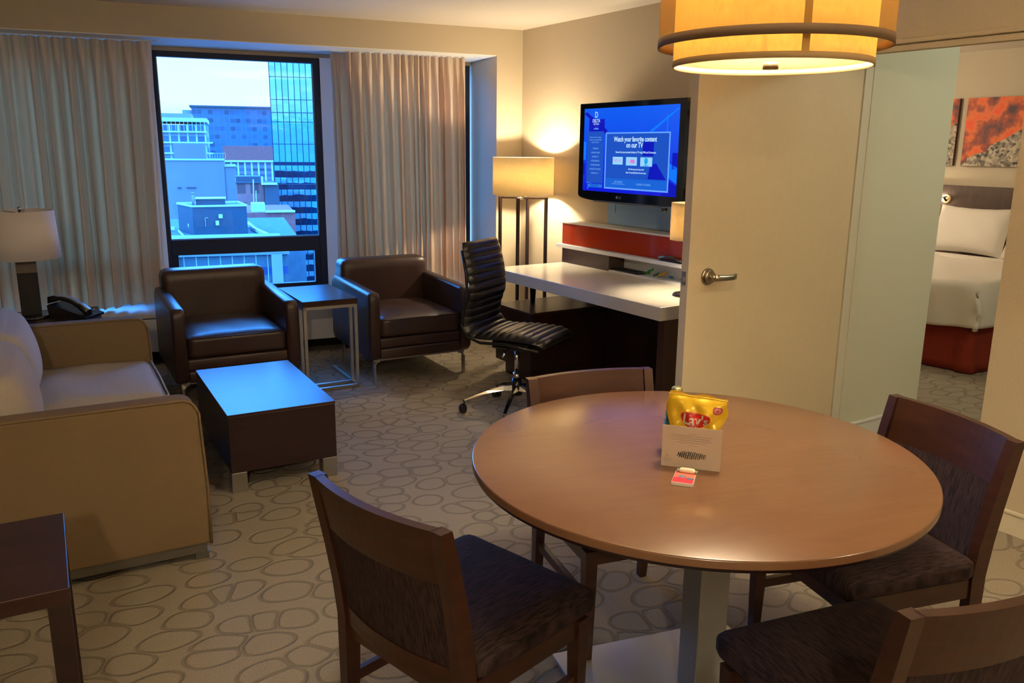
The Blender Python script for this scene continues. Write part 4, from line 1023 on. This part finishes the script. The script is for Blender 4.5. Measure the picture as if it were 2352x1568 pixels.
# ================================================================== DINING SIDE
TC = Vector((0.535, 2.160, 0)); TR = 0.612
tx, ty = 0.505, 2.160
t = thing('dining_table', 'large round walnut dining table on a square steel column and plate', 'dining table', (tx, ty, 0), math.radians(19))
m, tt, b = nodes_of('walnut_table_top')
tcn = N(tt, 'ShaderNodeTexCoord'); mp = N(tt, 'ShaderNodeMapping'); mp.inputs['Scale'].default_value = (1.2, 9, 1); mp.inputs['Rotation'].default_value = (0, 0, math.radians(-25)); tt.links.new(tcn.outputs['Object'], mp.inputs[0])
n1 = N(tt, 'ShaderNodeTexNoise'); n1.inputs['Scale'].default_value = 4; n1.inputs['Detail'].default_value = 8; n1.inputs['Distortion'].default_value = 1.2; tt.links.new(mp.outputs[0], n1.inputs[0])
gr = N(tt, 'ShaderNodeTexGradient', gradient_type='SPHERICAL')
ln = N(tt, 'ShaderNodeVectorMath', operation='LENGTH'); tt.links.new(tcn.outputs['Object'], ln.inputs[0])
def gt(v):
    a = N(tt, 'ShaderNodeMath', operation='GREATER_THAN'); a.inputs[1].default_value = v; tt.links.new(ln.outputs['Value'], a.inputs[0]); return a
cr = N(tt, 'ShaderNodeMapRange'); cr.inputs[1].default_value = 0.3; cr.inputs[2].default_value = 0.7; tt.links.new(n1.outputs[0], cr.inputs[0])
mxa = N(tt, 'ShaderNodeMix', data_type='RGBA'); mxa.inputs[6].default_value = (0.205, 0.088, 0.036, 1); mxa.inputs[7].default_value = (0.145, 0.062, 0.026, 1); tt.links.new(cr.outputs[0], mxa.inputs[0])
mxb = N(tt, 'ShaderNodeMix', data_type='RGBA'); mxb.inputs[7].default_value = (0.17, 0.085, 0.044, 1); tt.links.new(mxa.outputs[2], mxb.inputs[6])
band = gt(0.545); sc_ = N(tt, 'ShaderNodeMath', operation='MULTIPLY'); sc_.inputs[1].default_value = 0.75; tt.links.new(band.outputs[0], sc_.inputs[0]); tt.links.new(sc_.outputs[0], mxb.inputs[0])
tt.links.new(mxb.outputs[2], b.inputs['Base Color'])
b.inputs['Roughness'].default_value = 0.30; b.inputs['Specular IOR Level'].default_value = 0.8
rn = N(tt, 'ShaderNodeTexNoise'); rn.inputs['Scale'].default_value = 5; rn.inputs['Detail'].default_value = 5; tt.links.new(tcn.outputs['Object'], rn.inputs[0])
rr = N(tt, 'ShaderNodeMapRange'); rr.inputs[3].default_value = 0.20; rr.inputs[4].default_value = 0.25; tt.links.new(rn.outputs[0], rr.inputs[0]); tt.links.new(rr.outputs[0], b.inputs['Roughness'])
M_TTOP = m
G().lathe([(0, 0.7545), (0.3, 0.7545), (TR-0.004, 0.7545), (TR-0.001, 0.7535), (TR, 0.750), (TR, 0.735)], seg=160).build('table_top', M_TTOP, t)
G().lathe([(TR-0.001, 0.7349), (TR-0.004, 0.726), (TR-0.03, 0.722), (0, 0.722)], seg=160).build('edge_band', M_DKWOOD, t)
G().box(-0.0475+0.06, 0.0475+0.06, -0.055, 0.040, 0.014, 0.70, 0.003).build('column', mat('grey_steel_column', (0.36, 0.35, 0.32), 0.42, 0.85), t)
G().box(-0.16, 0.28, -0.22, 0.22, 0.70, 0.722).build('mounting_plate', M_BLACKPL, t)
G().box(-0.29, 0.33, -0.33, 0.29, 0.0, 0.014, 0.002).build('base_plate', mat('grey_steel_plate', (0.62, 0.63, 0.63), 0.35, 0.6), t)

def build_chair(label):
    t = thing('dining_chair', label, 'dining chair', (0, 0, 0), 0, 'walnut dining chairs around the round table')
    def yb(z): # back line
        return -0.205-0.0*z if z < 0.42 else -0.205-0.07*((z-0.42)/0.375)**1.25
    def bow(x): return -0.034*(1-(x/0.215)**2)
    for s_ in (-1, 1):
        secs = []
        for z_, w_, d_ in ((0, 0.013, 0.015), (0.20, 0.016, 0.020), (0.40, 0.017, 0.024), (0.50, 0.017, 0.024), (0.60, 0.017, 0.022), (0.70, 0.017, 0.020), (0.797, 0.017, 0.016)):
            yy = yb(z_)-0.020*max(0, (0.25-z_)/0.25); xx = s_*(0.215+0.008*max(0, (z_-0.4)/0.4))
            secs.append([(xx-w_, yy-d_, z_), (xx+w_, yy-d_, z_), (xx+w_, yy+d_, z_), (xx-w_, yy+d_, z_)])
        G().loft(secs, True, False).build('rear_leg', M_CHWOOD, t)
        secs = []
        for z_, w_ in ((0, 0.013), (0.25, 0.018), (0.385, 0.020)):
            secs.append([(s_*0.214-w_, 0.205-w_, z_), (s_*0.214+w_, 0.205-w_, z_), (s_*0.214+w_, 0.205+w_, z_), (s_*0.214-w_, 0.205+w_, z_)])
        G().loft(secs, True, False).build('front_leg', M_CHWOOD, t)
        G().box(s_*0.214-0.010, s_*0.214+0.010, -0.195, 0.19, 0.195, 0.225, 0.002).build('side_stretcher', M_CHWOOD, t)
        G().box(s_*0.214-0.011, s_*0.214+0.011, -0.19, 0.19, 0.335, 0.392).build('seat_rail', M_CHWOOD, t)
    G().box(-0.20, 0.20, 0.195, 0.215, 0.335, 0.392).build('seat_rail', M_CHWOOD, t)
    G().box(-0.20, 0.20, -0.215, -0.195, 0.335, 0.392).build('seat_rail', M_CHWOOD, t)
    G().pad(-0.243, 0.243, -0.185, 0.252, 0.392, 0.462, 0.026, 0.020, 14).build('seat', M_SEATFAB, t)
    def slab(name, z0_, z1_, th, m, ins, xw):
        g = G(); secs = []; nx_ = 14
        for k in range(nx_+1):
            x_ = -xw+2*xw*k/nx_
            ring = []
            for z_ in (z0_, (z0_+z1_)/2, z1_): ring.append((x_*(1+0.035*max(0, (z_-0.4)/0.4)), yb(z_)+bow(x_)+ins-th/2, z_))
            for z_ in (z1_, (z0_+z1_)/2, z0_): ring.append((x_*(1+0.035*max(0, (z_-0.4)/0.4)), yb(z_)+bow(x_)+ins+th/2, z_))
            secs.append(ring)
        g.loft(secs, True, False); o = g.build(name, m, t)
        for p in o.data.polygons: p.use_smooth = False
        return o
    slab('top_rail', 0.660, 0.797, 0.024, M_CHWOOD, 0.0, 0.205)
    slab('back_panel', 0.435, 0.660, 0.020, M_SEATFAB, 0.002, 0.205)
    slab('lower_rail', 0.385, 0.435, 0.024, M_CHWOOD, 0.0, 0.205)
    return t
def cface(bearing): return -math.radians(bearing)     # facing bearing -> rotation of local +y
ch = build_chair('walnut dining chair nearest the sofa, back turned to the viewer')
ch.location = (-0.118, 1.940, 0); ch.rotation_euler = (0, 0, cface(43.0))
copy_tree(ch, (0.372, 2.583, 0), cface(160), 'walnut dining chair on the far side of the table in front of the desk')
copy_tree(ch, (1.060, 2.300, 0), cface(252), 'walnut dining chair at the right of the table by the bedroom opening')
copy_tree(ch, (0.800, 1.625, 0), cface(-21), 'walnut dining chair nearest the viewer, cut off at the lower right')

# ------------------------------------------------------------------ things on the table
TZ = 0.7545
# card
ac = math.atan2(2.031-2.076, 0.543-0.398)
cmid = Vector(((0.398+0.543)/2, (2.031+2.076)/2, TZ))
t = thing('note_card', 'white printed note card standing against the crisp bag', 'card', cmid, ac)
G().box(-0.076, 0.076, -0.0006, 0.0006, 0, 0.113).build('card_sheet', mat('card_stock', (0.56, 0.44, 0.34), 0.8), t)
INK = mat('grey_print', (0.16, 0.12, 0.10), 0.8)
fnc = lambda x, z, d: (x, -0.0008-abs(d), z)
put_texts('card_lettering', [('Dear Guest,', 0.0042, 0.004, 0.094), ('Welcome and thank you for choosing to stay with us at our hotel.', 0.0041, 0.0, 0.0885, 'CENTER', 0, 0.95), ('We hope that you will enjoy your stay and these small treats.', 0.0041, 0, 0.0825, 'CENTER', 0, 0.92), ('Please do not hesitate to contact us if there is anything we can do.', 0.0041, 0, 0.0765, 'CENTER', 0, 0.95), ('We look forward to seeing you again very soon.', 0.0041, 0, 0.0705, 'CENTER', 0, 0.95), ('Sincerely yours,', 0.0042, 0.006, 0.0625)], mat('pale_print', (0.30, 0.22, 0.16), 0.8), t, fnc)
put_texts('card_logo', [('D', 0.009, -0.060, 0.029), ('DELTA', 0.0068, -0.060, 0.0205), ('HOTELS', 0.0036, -0.060, 0.0150)], mat('pale_print', (0.30, 0.22, 0.16), 0.8), t, fnc)
g = G(); rnd = random.Random(4); pts = []
for k in range(84):
    u = k/83; x_ = -0.034+0.072*u+0.004*math.sin(k*2.1); A = 0.004+0.0065*math.sin(pi*u)**0.6*rnd.uniform(0.6, 1.2)
    pts.append((x_, -0.0012, 0.036+A*(1 if k % 2 else -1)+0.001*math.sin(k*0.4)))
g.tube(pts, 0.0007, 4); g.build('scribbled_out_signature', mat('grey_black_ink', (0.035, 0.035, 0.035), 0.7), t)
# chocolate box and wrapped mint
t = thing('chocolate_box', 'small flat pink and red chocolate box in front of the note card', 'chocolate', (0.437, 1.968, TZ), math.radians(-19))
G().box(-0.0265, 0.0265, -0.036, 0.040, 0, 0.009, 0.0008).build('box_body', mat('box_white', (0.75, 0.66, 0.55), 0.4), t)
m, tt, b = nodes_of('pink_red_print'); tcn = N(tt, 'ShaderNodeTexCoord'); sp_ = N(tt, 'ShaderNodeSeparateXYZ'); tt.links.new(tcn.outputs['Object'], sp_.inputs[0])
mr = N(tt, 'ShaderNodeMapRange'); mr.inputs[1].default_value = -0.03; mr.inputs[2].default_value = 0.03; tt.links.new(sp_.outputs['Y'], mr.inputs[0]); rp3 = N(tt, 'ShaderNodeValToRGB'); tt.links.new(mr.outputs[0], rp3.inputs[0])
rp3.color_ramp.elements[0].color = (0.62, 0.03, 0.07, 1); rp3.color_ramp.elements[1].color = (0.85, 0.17, 0.11, 1); rp3.color_ramp.elements[0].position = 0.42; rp3.color_ramp.elements[1].position = 0.5
tt.links.new(rp3.outputs[0], b.inputs['Base Color']); b.inputs['Roughness'].default_value = 0.4
G().box(-0.0255, 0.0255, -0.035, 0.039, 0.009, 0.0094).build('printed_lid', m, t)
def blob(g, cx__, cy__, r, k=9):
    ring = [(cx__+r*(1+0.28*math.cos(k*a/1.0))*math.cos(a), cy__+r*0.75*(1+0.28*math.cos(k*a))*math.sin(a)) for a in [2*pi*q_/54 for q_ in range(54)]]
    g.loft([[(x_, y_, 0.0094) for x_, y_ in ring], [(x_, y_, 0.0099) for x_, y_ in ring]], True, False)
g = G(); blob(g, -0.006, 0.006, 0.0095); blob(g, 0.0155, -0.004, 0.0085); g.build('printed_flowers', mat('dusty_blue_print', (0.10, 0.17, 0.27), 0.5), t)
t = thing('wrapped_mint', 'cream wrapped mint lying across the top of the pink chocolate box', 'sweet', (0.452, 2.002, TZ+0.0095), math.radians(-21))
G().pad(-0.020, 0.020, -0.008, 0.008, 0, 0.009, 0.004, 0.002, 8).build('wrapper', mat('cream_wrapper', (0.78, 0.68, 0.48), 0.45), t)
for s_ in (-1, 1):
    g = G(); g.loft([[(s_*0.018, -0.004, 0.003), (s_*0.018, 0.004, 0.003), (s_*0.018, 0.004, 0.005), (s_*0.018, -0.004, 0.005)], [(s_*0.026, -0.009, 0.002), (s_*0.026, 0.008, 0.003), (s_*0.026, 0.008, 0.006), (s_*0.026, -0.009, 0.005)]], True, False); g.build('wrapper_twist', mat('green_grey_foil', (0.20, 0.26, 0.20), 0.4), t)

# crisp bag: puffed front and back, crimped top
def bag_half(x, z, side):
    u = x/0.078; v = z/0.185
    e_ = max(0, 1-abs(u)**3.0)**0.7*max(0, 1-abs(2*v-0.92)**3.2)**0.7
    d = 0.028*e_ + 0.0035*math.sin(9*u+14*v)*e_ + 0.003*math.sin(23*v-7*u)*e_ + 0.004*math.sin(5*u-9*v+1)*e_
    return (-d if side < 0 else d)
def bag_xz(u, v):
    # outline: pinched waist and ragged right edge
    w_ = 0.078*(1-0.05*math.cos(4*pi*v))*(1-0.12*max(0, math.sin(pi*(v-0.1)*1.0)) if False else 1)
    w_ *= (0.84+0.16*min(1, max(0, v-0.35)/0.45))-0.03*math.sin(pi*v)+0.018*math.sin(19*v)*(1 if u > 0 else 0.4)
    return u*w_, v*0.185+0.003*math.sin(6*u)*(v > 0.9)
BAGY = mat('yellow_crisp_foil', (0.80, 0.50, 0.015), 0.32, 0.25, spec=0.7)
t = thing('crisp_bag', "yellow bag of potato crisps standing behind the note card", 'crisp bag', (0.480, 2.098, TZ), math.radians(-16))
rotm = Matrix.Rotation(math.radians(9.5), 4, 'Y')
g = G(); nu_, nv_ = 40, 46
for side in (-1, 1):
    rows = []
    for j in range(nv_+1):
        v = j/nv_; row = []
        for i in range(nu_+1):
            u = -1+2*i/nu_; x_, z_ = bag_xz(u, v); row.append((x_, bag_half(x_, z_, side)+side*0.0003, z_))
        rows.append(row if side < 0 else [r for r in row][::-1])
    g.grid(rows)
g.build('bag_foil', BAGY, t, recalc=False)
g = G()
for k in range(2): g.box(-0.076, 0.076, -0.0018, 0.0018, 0.168+k*0.008, 0.172+k*0.008, 0.0008)
g.build('crimped_seam', BAGY, t)
def onbag(x, z, d, lift=0.0): return (x, bag_half(x, z, -1)-0.0012-lift-abs(d), z)
def bag_patch(name, ringf, m, lift, parent):
    g = G(); c_ = ringf(0, 0)
    rows = []
    for j in range(9):
        rows.append([onbag(*ringf(j/8, 2*pi*i/40), 0, lift) for i in range(41)])
    g.grid(rows); return g.build(name, m, parent)
def oval(cx__, cz__, a, b_, tilt=0.0):
    def f(r, th):
        x_ = a*r*math.cos(th); z_ = b_*r*math.sin(th)*(1+0.10*math.cos(2*th)); z_ += 0.22*x_*x_/a
        return cx__+x_*math.cos(tilt)-z_*math.sin(tilt), cz__+x_*math.sin(tilt)+z_*math.cos(tilt)
    return f
bag_patch('logo_halo', oval(0.0, 0.121, 0.0415, 0.025), mat('logo_yellow', (0.85, 0.45, 0.02), 0.4), 0.0003, t)
bag_patch('logo_oval', oval(0.0, 0.121, 0.038, 0.022), mat('logo_red', (0.50, 0.012, 0.006), 0.35), 0.0010, t)
put_texts('logo_lettering', [("Lay's", 0.039, 0.001, 0.1225, 'CENTER', 0.0010, 0.88)], mat('logo_cream', (0.85, 0.78, 0.62), 0.4), t, lambda x, z, d: onbag(x, z+0.0, d, 0.0018))
bag_patch('badge', oval(0.054, 0.152, 0.0125, 0.0115), mat('badge_red', (0.45, 0.07, 0.06), 0.4), 0.0005, t)
bag_patch('badge_ring', oval(0.054, 0.152, 0.0075, 0.007), mat('badge_pink', (0.72, 0.35, 0.25), 0.4), 0.0010, t)
bag_patch('badge_leaf', lambda r, th: (0.054+0.0048*r*math.cos(th)*(1+0.35*math.cos(5*th)), 0.152+0.0048*r*math.sin(th)*(1+0.35*math.cos(5*th))), mat('badge_red', (0.45, 0.07, 0.06), 0.4), 0.0015, t)
# lean bag: tilt clockwise seen from the front
for c_ in [x for x in bpy.data.objects if x.parent == t]: c_.rotation_euler = (0, math.radians(3.5), 0); c_.location = (0.0, 0, 0.0045)
# bottle
t = thing('water_bottle', 'small clear green glass water bottle behind the crisp bag', 'bottle', (0.452, 2.185, TZ), 0)
m, tt, b = nodes_of('green_tinted_glass'); b.inputs['Base Color'].default_value = (0.25, 0.55, 0.42, 1); b.inputs['Roughness'].default_value = 0.05; b.inputs['Transmission Weight'].default_value = 0.85; b.inputs['IOR'].default_value = 1.45
G().lathe([(0, 0), (0.027, 0), (0.029, 0.004), (0.029, 0.098), (0.026, 0.118), (0.017, 0.142), (0.0135, 0.155), (0.0135, 0.170), (0.0115, 0.170), (0.0115, 0.155), (0.024, 0.117), (0.0265, 0.098), (0.0265, 0.006), (0, 0.005)], seg=40).build('bottle_glass', m, t)
G().lathe([(0, 0.184), (0.012, 0.184), (0.0145, 0.181), (0.0152, 0.176), (0.0152, 0.168), (0.0140, 0.166), (0, 0.166)], seg=32).build('cap', mat('pale_gold_cap', (0.42, 0.38, 0.18), 0.3, 0.7), t)
G().lathe([(0.0296, 0.03), (0.0296, 0.09), (0.0291, 0.09), (0.0291, 0.03)], seg=40, closed=True).build('label_band', mat('teal_label', (0.03, 0.14, 0.12), 0.5), t)

# ------------------------------------------------------------------ pendant
pc = Vector((0.7025, 2.396, 0))
t = thing('pendant_lamp', 'large glowing double drum pendant lamp above the round table', 'lamp', (pc.x, pc.y, 1.80), 0)
OUT = lampshade('outer_shade_organza', (0.30, 0.20, 0.08), (0.25, 0.215, 0.085), 0.62)
INN = lampshade('inner_shade_linen', (0.30, 0.22, 0.12), (0.26, 0.185, 0.078))
DIF = lampshade('diffuser_acrylic', (0.25, 0.20, 0.15), (0.012, 0.010, 0.0065), 0.50)
RO, RI = 0.3065, 0.2640
G().lathe([(RO, 0.052), (RO, 0.40), (RO-0.0015, 0.40), (RO-0.0015, 0.052)], seg=96, closed=True).build('outer_shade', OUT, t)
G().lathe([(RO+0.002, 0.040), (RO+0.002, 0.064), (RO-0.003, 0.064), (RO-0.003, 0.040)], seg=96, closed=True).build('trim_band', mat('brown_ribbon', (0.13, 0.075, 0.035), 0.7), t)
inn = G().lathe([(RI, -0.004), (RI, 0.36), (RI-0.0015, 0.36), (RI-0.0015, -0.004)], seg=96, closed=True).build('inner_shade', INN, t)
G().lathe([(RI+0.0012, -0.010), (RI+0.0012, 0.006), (RI-0.003, 0.006), (RI-0.003, -0.010)], seg=96, closed=True).build('lower_hem', mat('tan_hem', (0.40, 0.27, 0.12), 0.8), inn)
a_ = math.radians(-90+3)
def strip(r, z0_, z1_, a0, a1):
    g = G(); g.grid([[(r*math.cos(a), r*math.sin(a), z_) for a in (a0, (a0+a1)/2, a1)] for z_ in (z0_, z1_)]); return g
va = math.atan2(-pc.y, -pc.x)+math.radians(15)
strip(RI+0.0018, 0.006, 0.36, va, va+math.radians(4.2)).build('shade_seam', mat('seam_tape', (0.42, 0.24, 0.05), 0.8), inn)
G().lathe([(0, 0.0), (RI-0.004, 0.0), (RI-0.004, 0.003), (0, 0.003)], seg=96).build('diffuser', DIF, t)
G().cyl((0, 0, -0.014), (0, 0, 0.003), 0.021).build('finial', mat('pewter_finial', (0.25, 0.18, 0.12), 0.4, 0.8), t)
g = G().cyl((0, 0, 0.06), (0, 0, 0.68), 0.006)
for k in range(3):
    an = 2*pi*k/3; g.tube([(0, 0, 0.34), (RO*math.cos(an), RO*math.sin(an), 0.355)], 0.003, 6)
    g.cyl((0.09*math.cos(an), 0.09*math.sin(an), 0.24), (0.09*math.cos(an), 0.09*math.sin(an), 0.30), 0.015); g.tube([(0, 0, 0.30), (0.09*math.cos(an), 0.09*math.sin(an), 0.30)], 0.005, 6)
g.build('stem_and_sockets', M_BRONZE, t)
G().lathe([(0, 0.66), (0.06, 0.66), (0.065, 0.668), (0.065, 0.68), (0, 0.68)]).build('canopy', M_BRONZE, t)
for k in range(3):
    an = 2*pi*k/3; point_light('pendant_bulb', (0.09*math.cos(an), 0.09*math.sin(an), 0.21), PEND, WARM, 0.03, t)

# ================================================================== BEDROOM
off = (-3.9, 6.9, 0)
t = thing('bed', 'bed with white duvet and rust red skirt seen through the opening', 'bed', fr(AV, *off[:2]), AV)
G(off).box(-4.58, -3.18, 5.98, 7.93, 0.03, 0.34).build('bed_base', mat('base_cloth', (0.1, 0.02, 0.015), 0.9), t)
g = G(off)
# skirt: flared panels with an inverted pleat at the near corner
def skirt(ptsf, n=60):
    return ptsf
rows = []
nsk = 160
for j in range(7):
    v = j/6; row = []
    for i in range(nsk+1):
        s_ = i/nsk*3.4      # from far-left foot corner to the near corner (1.4), then along the near side (2.0)
        fl = 0.045*v
        wv = 0.012*math.sin(s_*13)*v
        if s_ < 1.4: x_, y_ = -4.60+s_, 5.955-fl-wv
        else: x_, y_ = -3.17+fl+wv, 5.955+(s_-1.4)
        # pleat
        dd = abs(s_-1.4)
        if dd < 0.10:
            k_ = (1-dd/0.10); x_ -= 0.015*k_*(0.3+v)*math.cos(pi*k_); y_ += 0.02*k_*(0.3+v)*math.cos(pi*k_)
        row.append((x_, y_, 0.36*(1-v)+0.006))
    rows.append(row)
g.grid(rows); o = g.build('bed_skirt', M_BEDRED, t, recalc=False)
md = o.modifiers.new('thick', 'SOLIDIFY'); md.thickness = 0.006
G(off).pad(-4.62, -3.16, 5.94, 7.93, 0.34, 0.60, 0.06, 0.01, 16).build('mattress', M_BEDWHITE, t)
# duvet draping over foot and near side
rows = []; nx_, ny_ = 60, 70
for j in range(ny_+1):
    row = []
    for i in range(nx_+1):
        a = i/nx_*1.84; c_ = j/ny_*1.85      # cloth lengths: across from far side to near hem, from head to foot hem
        x_ = -4.66+min(a, 1.52); dz1 = max(0, a-1.52)
        y_ = 7.45-min(c_, 1.53); dz2 = max(0, c_-1.53)
        drop = max(dz1, dz2) if (dz1 > 0 and dz2 > 0) else dz1+dz2
        z_ = 0.640-drop*0.96+0.012*math.sin(a*9+c_*7)*min(1, drop/0.2)
        k_ = min(1, drop/0.10)
        x_ += 0.028*math.sqrt(k_)*(dz1 > 0)+0.010*math.sin(c_*19)*k_*(dz1 > 0)
        y_ -= 0.028*math.sqrt(k_)*(dz2 > 0)+0.010*math.sin(a*17)*k_*(dz2 > 0)
        z_ += (0.008*math.sin(a*7+c_*3)+0.005*math.sin(a*13-c_*11))*(1-k_)
        row.append((x_, y_, z_))
    rows.append(row)
g = G(off); g.grid(rows); o = g.build('duvet', M_BEDWHITE, t, recalc=False)
md = o.modifiers.new('thick', 'SOLIDIFY'); md.thickness = 0.02
g = G(off); g.loft([[(x_, y_+7.38, z_+0.645) for y_, z_ in [(0.09*math.cos(a), 0.030*math.sin(a)) for a in [2*pi*k/16 for k in range(16)]]] for x_ in [-4.64+1.48*k/12 for k in range(13)]], True, True); g.build('folded_sheet', M_BEDWHITE, t)
G(off).box(-5.6, -3.0, 7.94, 7.995, 0.30, 1.255, 0.004).build('headboard', wood('headboard_wood', (0.085, 0.045, 0.030), (0.055, 0.030, 0.020), 0.4, (10, 3, 2), 3), t)
def pillow(cx__, label):
    g = G(); t2 = bmesh.new(); n = 22; W_, H_, T_ = 0.335, 0.225, 0.085
    for side in (1, -1):
        rows = []
        for j in range(n+1):
            row = []
            for i in range(n+1):
                u, v = -1+2*i/n, -1+2*j/n
                x_ = W_*u*(1-0.07*(1-v*v)*0+0.05*abs(u*v)**2-0.05*(1-abs(v))*0); z_ = H_*v*(1-0.10*(1-u*u)*0.6+0.05*abs(u)**3)
                th = T_*max(0, (1-u**4)*(1-v**4))**0.55
                row.append((x_, side*th+0.004*math.sin(9*u+5*v)*side, z_))
            rows.append(row if side < 0 else row[::-1])
        g.grid(rows)
    t2.free()
    m_ = Matrix.Rotation(math.radians(-24), 4, 'X')
    o = g.build('pillow', M_BEDWHITE, recalc=False)
    for v in o.data.vertices: v.co = m_ @ v.co
    return solo(o, label, 'pillow', fr(AV, cx__, 7.70, 0.865), AV, 'white pillows against the headboard')
pillow(-4.235, 'white pillow propped on the bed below the round wall light')
pillow(-3.545, 'white pillow beside the first one, nearly hidden by the wall edge')
t = thing('reading_light', 'round brass reading light on the dark headboard', 'wall light', fr(AV, -4.64, 7.94, 1.128), AV)
g = G().cyl((0, 0, 0), (0, -0.015, 0), 0.042, 0.040, 32); g.build('rose', mat('warm_brass', (0.85, 0.55, 0.22), 0.35, 0.6, emit=(1, 0.6, 0.25), estr=0.25), t)
G().cyl((0.005, -0.015, -0.02), (0.0, -0.05, 0.012), 0.010).cyl((-0.02, -0.05, 0.012), (0.03, -0.05, 0.020), 0.006).build('spot_head', M_BRONZE, t)
point_light('reading_bulb', (-0.10, -0.10, 0.0), 2.0, WARM, 0.02, t)
def art_mat():
    m, t_, b = nodes_of('rocky_hill_print')
    tcn = N(t_, 'ShaderNodeTexCoord'); sp_ = N(t_, 'ShaderNodeSeparateXYZ'); t_.links.new(tcn.outputs['Object'], sp_.inputs[0])
    mp = N(t_, 'ShaderNodeMapping'); t_.links.new(tcn.outputs['Object'], mp.inputs[0]); mp.inputs['Scale'].default_value = (1, 1, 1)
    n1 = N(t_, 'ShaderNodeTexNoise'); n1.inputs['Scale'].default_value = 7; n1.inputs['Detail'].default_value = 5; t_.links.new(mp.outputs[0], n1.inputs[0])
    rp_ = N(t_, 'ShaderNodeValToRGB'); t_.links.new(n1.outputs[0], rp_.inputs[0]); E_ = rp_.color_ramp.elements
    E_[0].position = 0.36; E_[0].color = (0.06, 0.025, 0.025, 1); E_[1].position = 0.66; E_[1].color = (0.75, 0.07, 0.01, 1); q_ = E_.new(0.47); q_.color = (0.30, 0.05, 0.02, 1); q_ = E_.new(0.56); q_.color = (0.70, 0.14, 0.02, 1)
    v = N(t_, 'ShaderNodeTexVoronoi'); v.inputs['Scale'].default_value = 42; t_.links.new(tcn.outputs['Object'], v.inputs['Vector'])
    rg = N(t_, 'ShaderNodeValToRGB'); sepc = N(t_, 'ShaderNodeSeparateColor'); t_.links.new(v.outputs['Color'], sepc.inputs[0]); t_.links.new(sepc.outputs[0], rg.inputs[0])
    rg.color_ramp.elements[0].color = (0.02, 0.018, 0.015, 1); rg.color_ramp.elements[1].color = (0.50, 0.42, 0.30, 1)
    ma = N(t_, 'ShaderNodeMath', operation='MULTIPLY_ADD'); ma.inputs[1].default_value = -0.62; t_.links.new(sp_.outputs['X'], ma.inputs[0]); t_.links.new(sp_.outputs['Z'], ma.inputs[2])
    n2 = N(t_, 'ShaderNodeTexNoise'); n2.inputs['Scale'].default_value = 9; t_.links.new(tcn.outputs['Object'], n2.inputs[0])
    m3 = N(t_, 'ShaderNodeMath', operation='MULTIPLY_ADD'); m3.inputs[1].default_value = 0.12; t_.links.new(n2.outputs[0], m3.inputs[0]); t_.links.new(ma.outputs[0], m3.inputs[2])
    lt = N(t_, 'ShaderNodeMath', operation='LESS_THAN'); lt.inputs[1].default_value = 0.03; t_.links.new(m3.outputs[0], lt.inputs[0])
    mx = N(t_, 'ShaderNodeMix', data_type='RGBA'); t_.links.new(lt.outputs[0], mx.inputs[0]); t_.links.new(rp_.outputs[0], mx.inputs[6]); t_.links.new(rg.outputs[0], mx.inputs[7]); t_.links.new(mx.outputs[2], b.inputs['Base Color'])
    b.inputs['Roughness'].default_value = 0.6
    return m
ART = art_mat(); EDGE = mat('canvas_edge', (0.10, 0.03, 0.02), 0.7)
for (x0, x1, lab) in ((-5.05, -4.64, 'red and gravel landscape canvas at the left above the headboard, narrower in view'), (-4.56, -3.72, 'red and gravel landscape canvas at the right above the headboard')):
    cx__ = (x0+x1)/2; w_ = (x1-x0)/2
    t = thing('canvas_print', lab, 'wall art', fr(AV, cx__, 7.995, 1.75), AV, 'landscape canvases above the bed')
    G().box(-w_, w_, -0.035, 0, -0.31, 0.31).build('stretcher', EDGE, t)
    G().quad((-w_, -0.0355, -0.31), (w_, -0.0355, -0.31), (w_, -0.0355, 0.31), (-w_, -0.0355, 0.31)).build('picture', ART, t)
# unseen lamp added to brighten the bed and bedroom
t = thing('added_bedroom_lamp', 'globe lamp added to brighten the bedroom, hung out of sight', 'lamp', fr(AV, -5.3, 6.2, 2.48), AV)
G().cyl((0, 0, -0.5), (0, 0, 0), 0.006).build('rod', M_BRONZE, t)
G().lathe([(0.12*math.sin(pi*k/16), -0.62-0.12*math.cos(pi*k/16)) for k in range(17)]).build('globe', emis('bowl_glow', (1.0, 0.84, 0.64), 105.0), t)
# unseen fill lamps added behind the viewer to brighten the room
for k_, (x_, y_, lab) in enumerate(((2.90, 0.61, 'added flush fill lamp behind the viewer nearer the right wall'), (0.2, -1.6, 'added flush fill lamp behind the viewer nearer the left wall'))):
    t = thing('added_ceiling_lamp', lab, 'lamp', (x_, y_, CEIL), 0)
    G().lathe([(0, -0.012), (0.10, -0.012), (0.115, -0.02), (0.125, -0.02), (0.125, 0), (0, 0)]).build('rim', M_WHITE, t)
    G().lathe([(0, -0.060), (0.06, -0.056), (0.10, -0.030), (0.10, -0.012)]).build('bowl', emis('lamp_bowl_glow', (1.0, 0.78, 0.48), 6.0), t)
    point_light('added_ceiling_bulb', (0, 0, -0.16), ENTRY_FILL*(0.95 if k_ == 0 else 2.1), WARM, 0.08, t)
t = thing('added_passage_lamp', 'cool white lamp added to brighten the passage wall, hidden by the right wall', 'lamp', fr(AV, -1.15, 4.7, 2.48), AV)  # unseen lamp, added so the passage wall comes out brighter
G().lathe([(0, -0.05), (0.10, -0.045), (0.13, -0.01), (0.13, 0), (0, 0)]).build('bowl', emis('cool_bowl_glow', (0.9, 1.0, 0.85), 4.0), t)
point_light('added_passage_bulb', (0, 0, -0.14), 30.0, (0.92, 1.0, 0.84), 0.08, t)
bpy.context.view_layer.update()
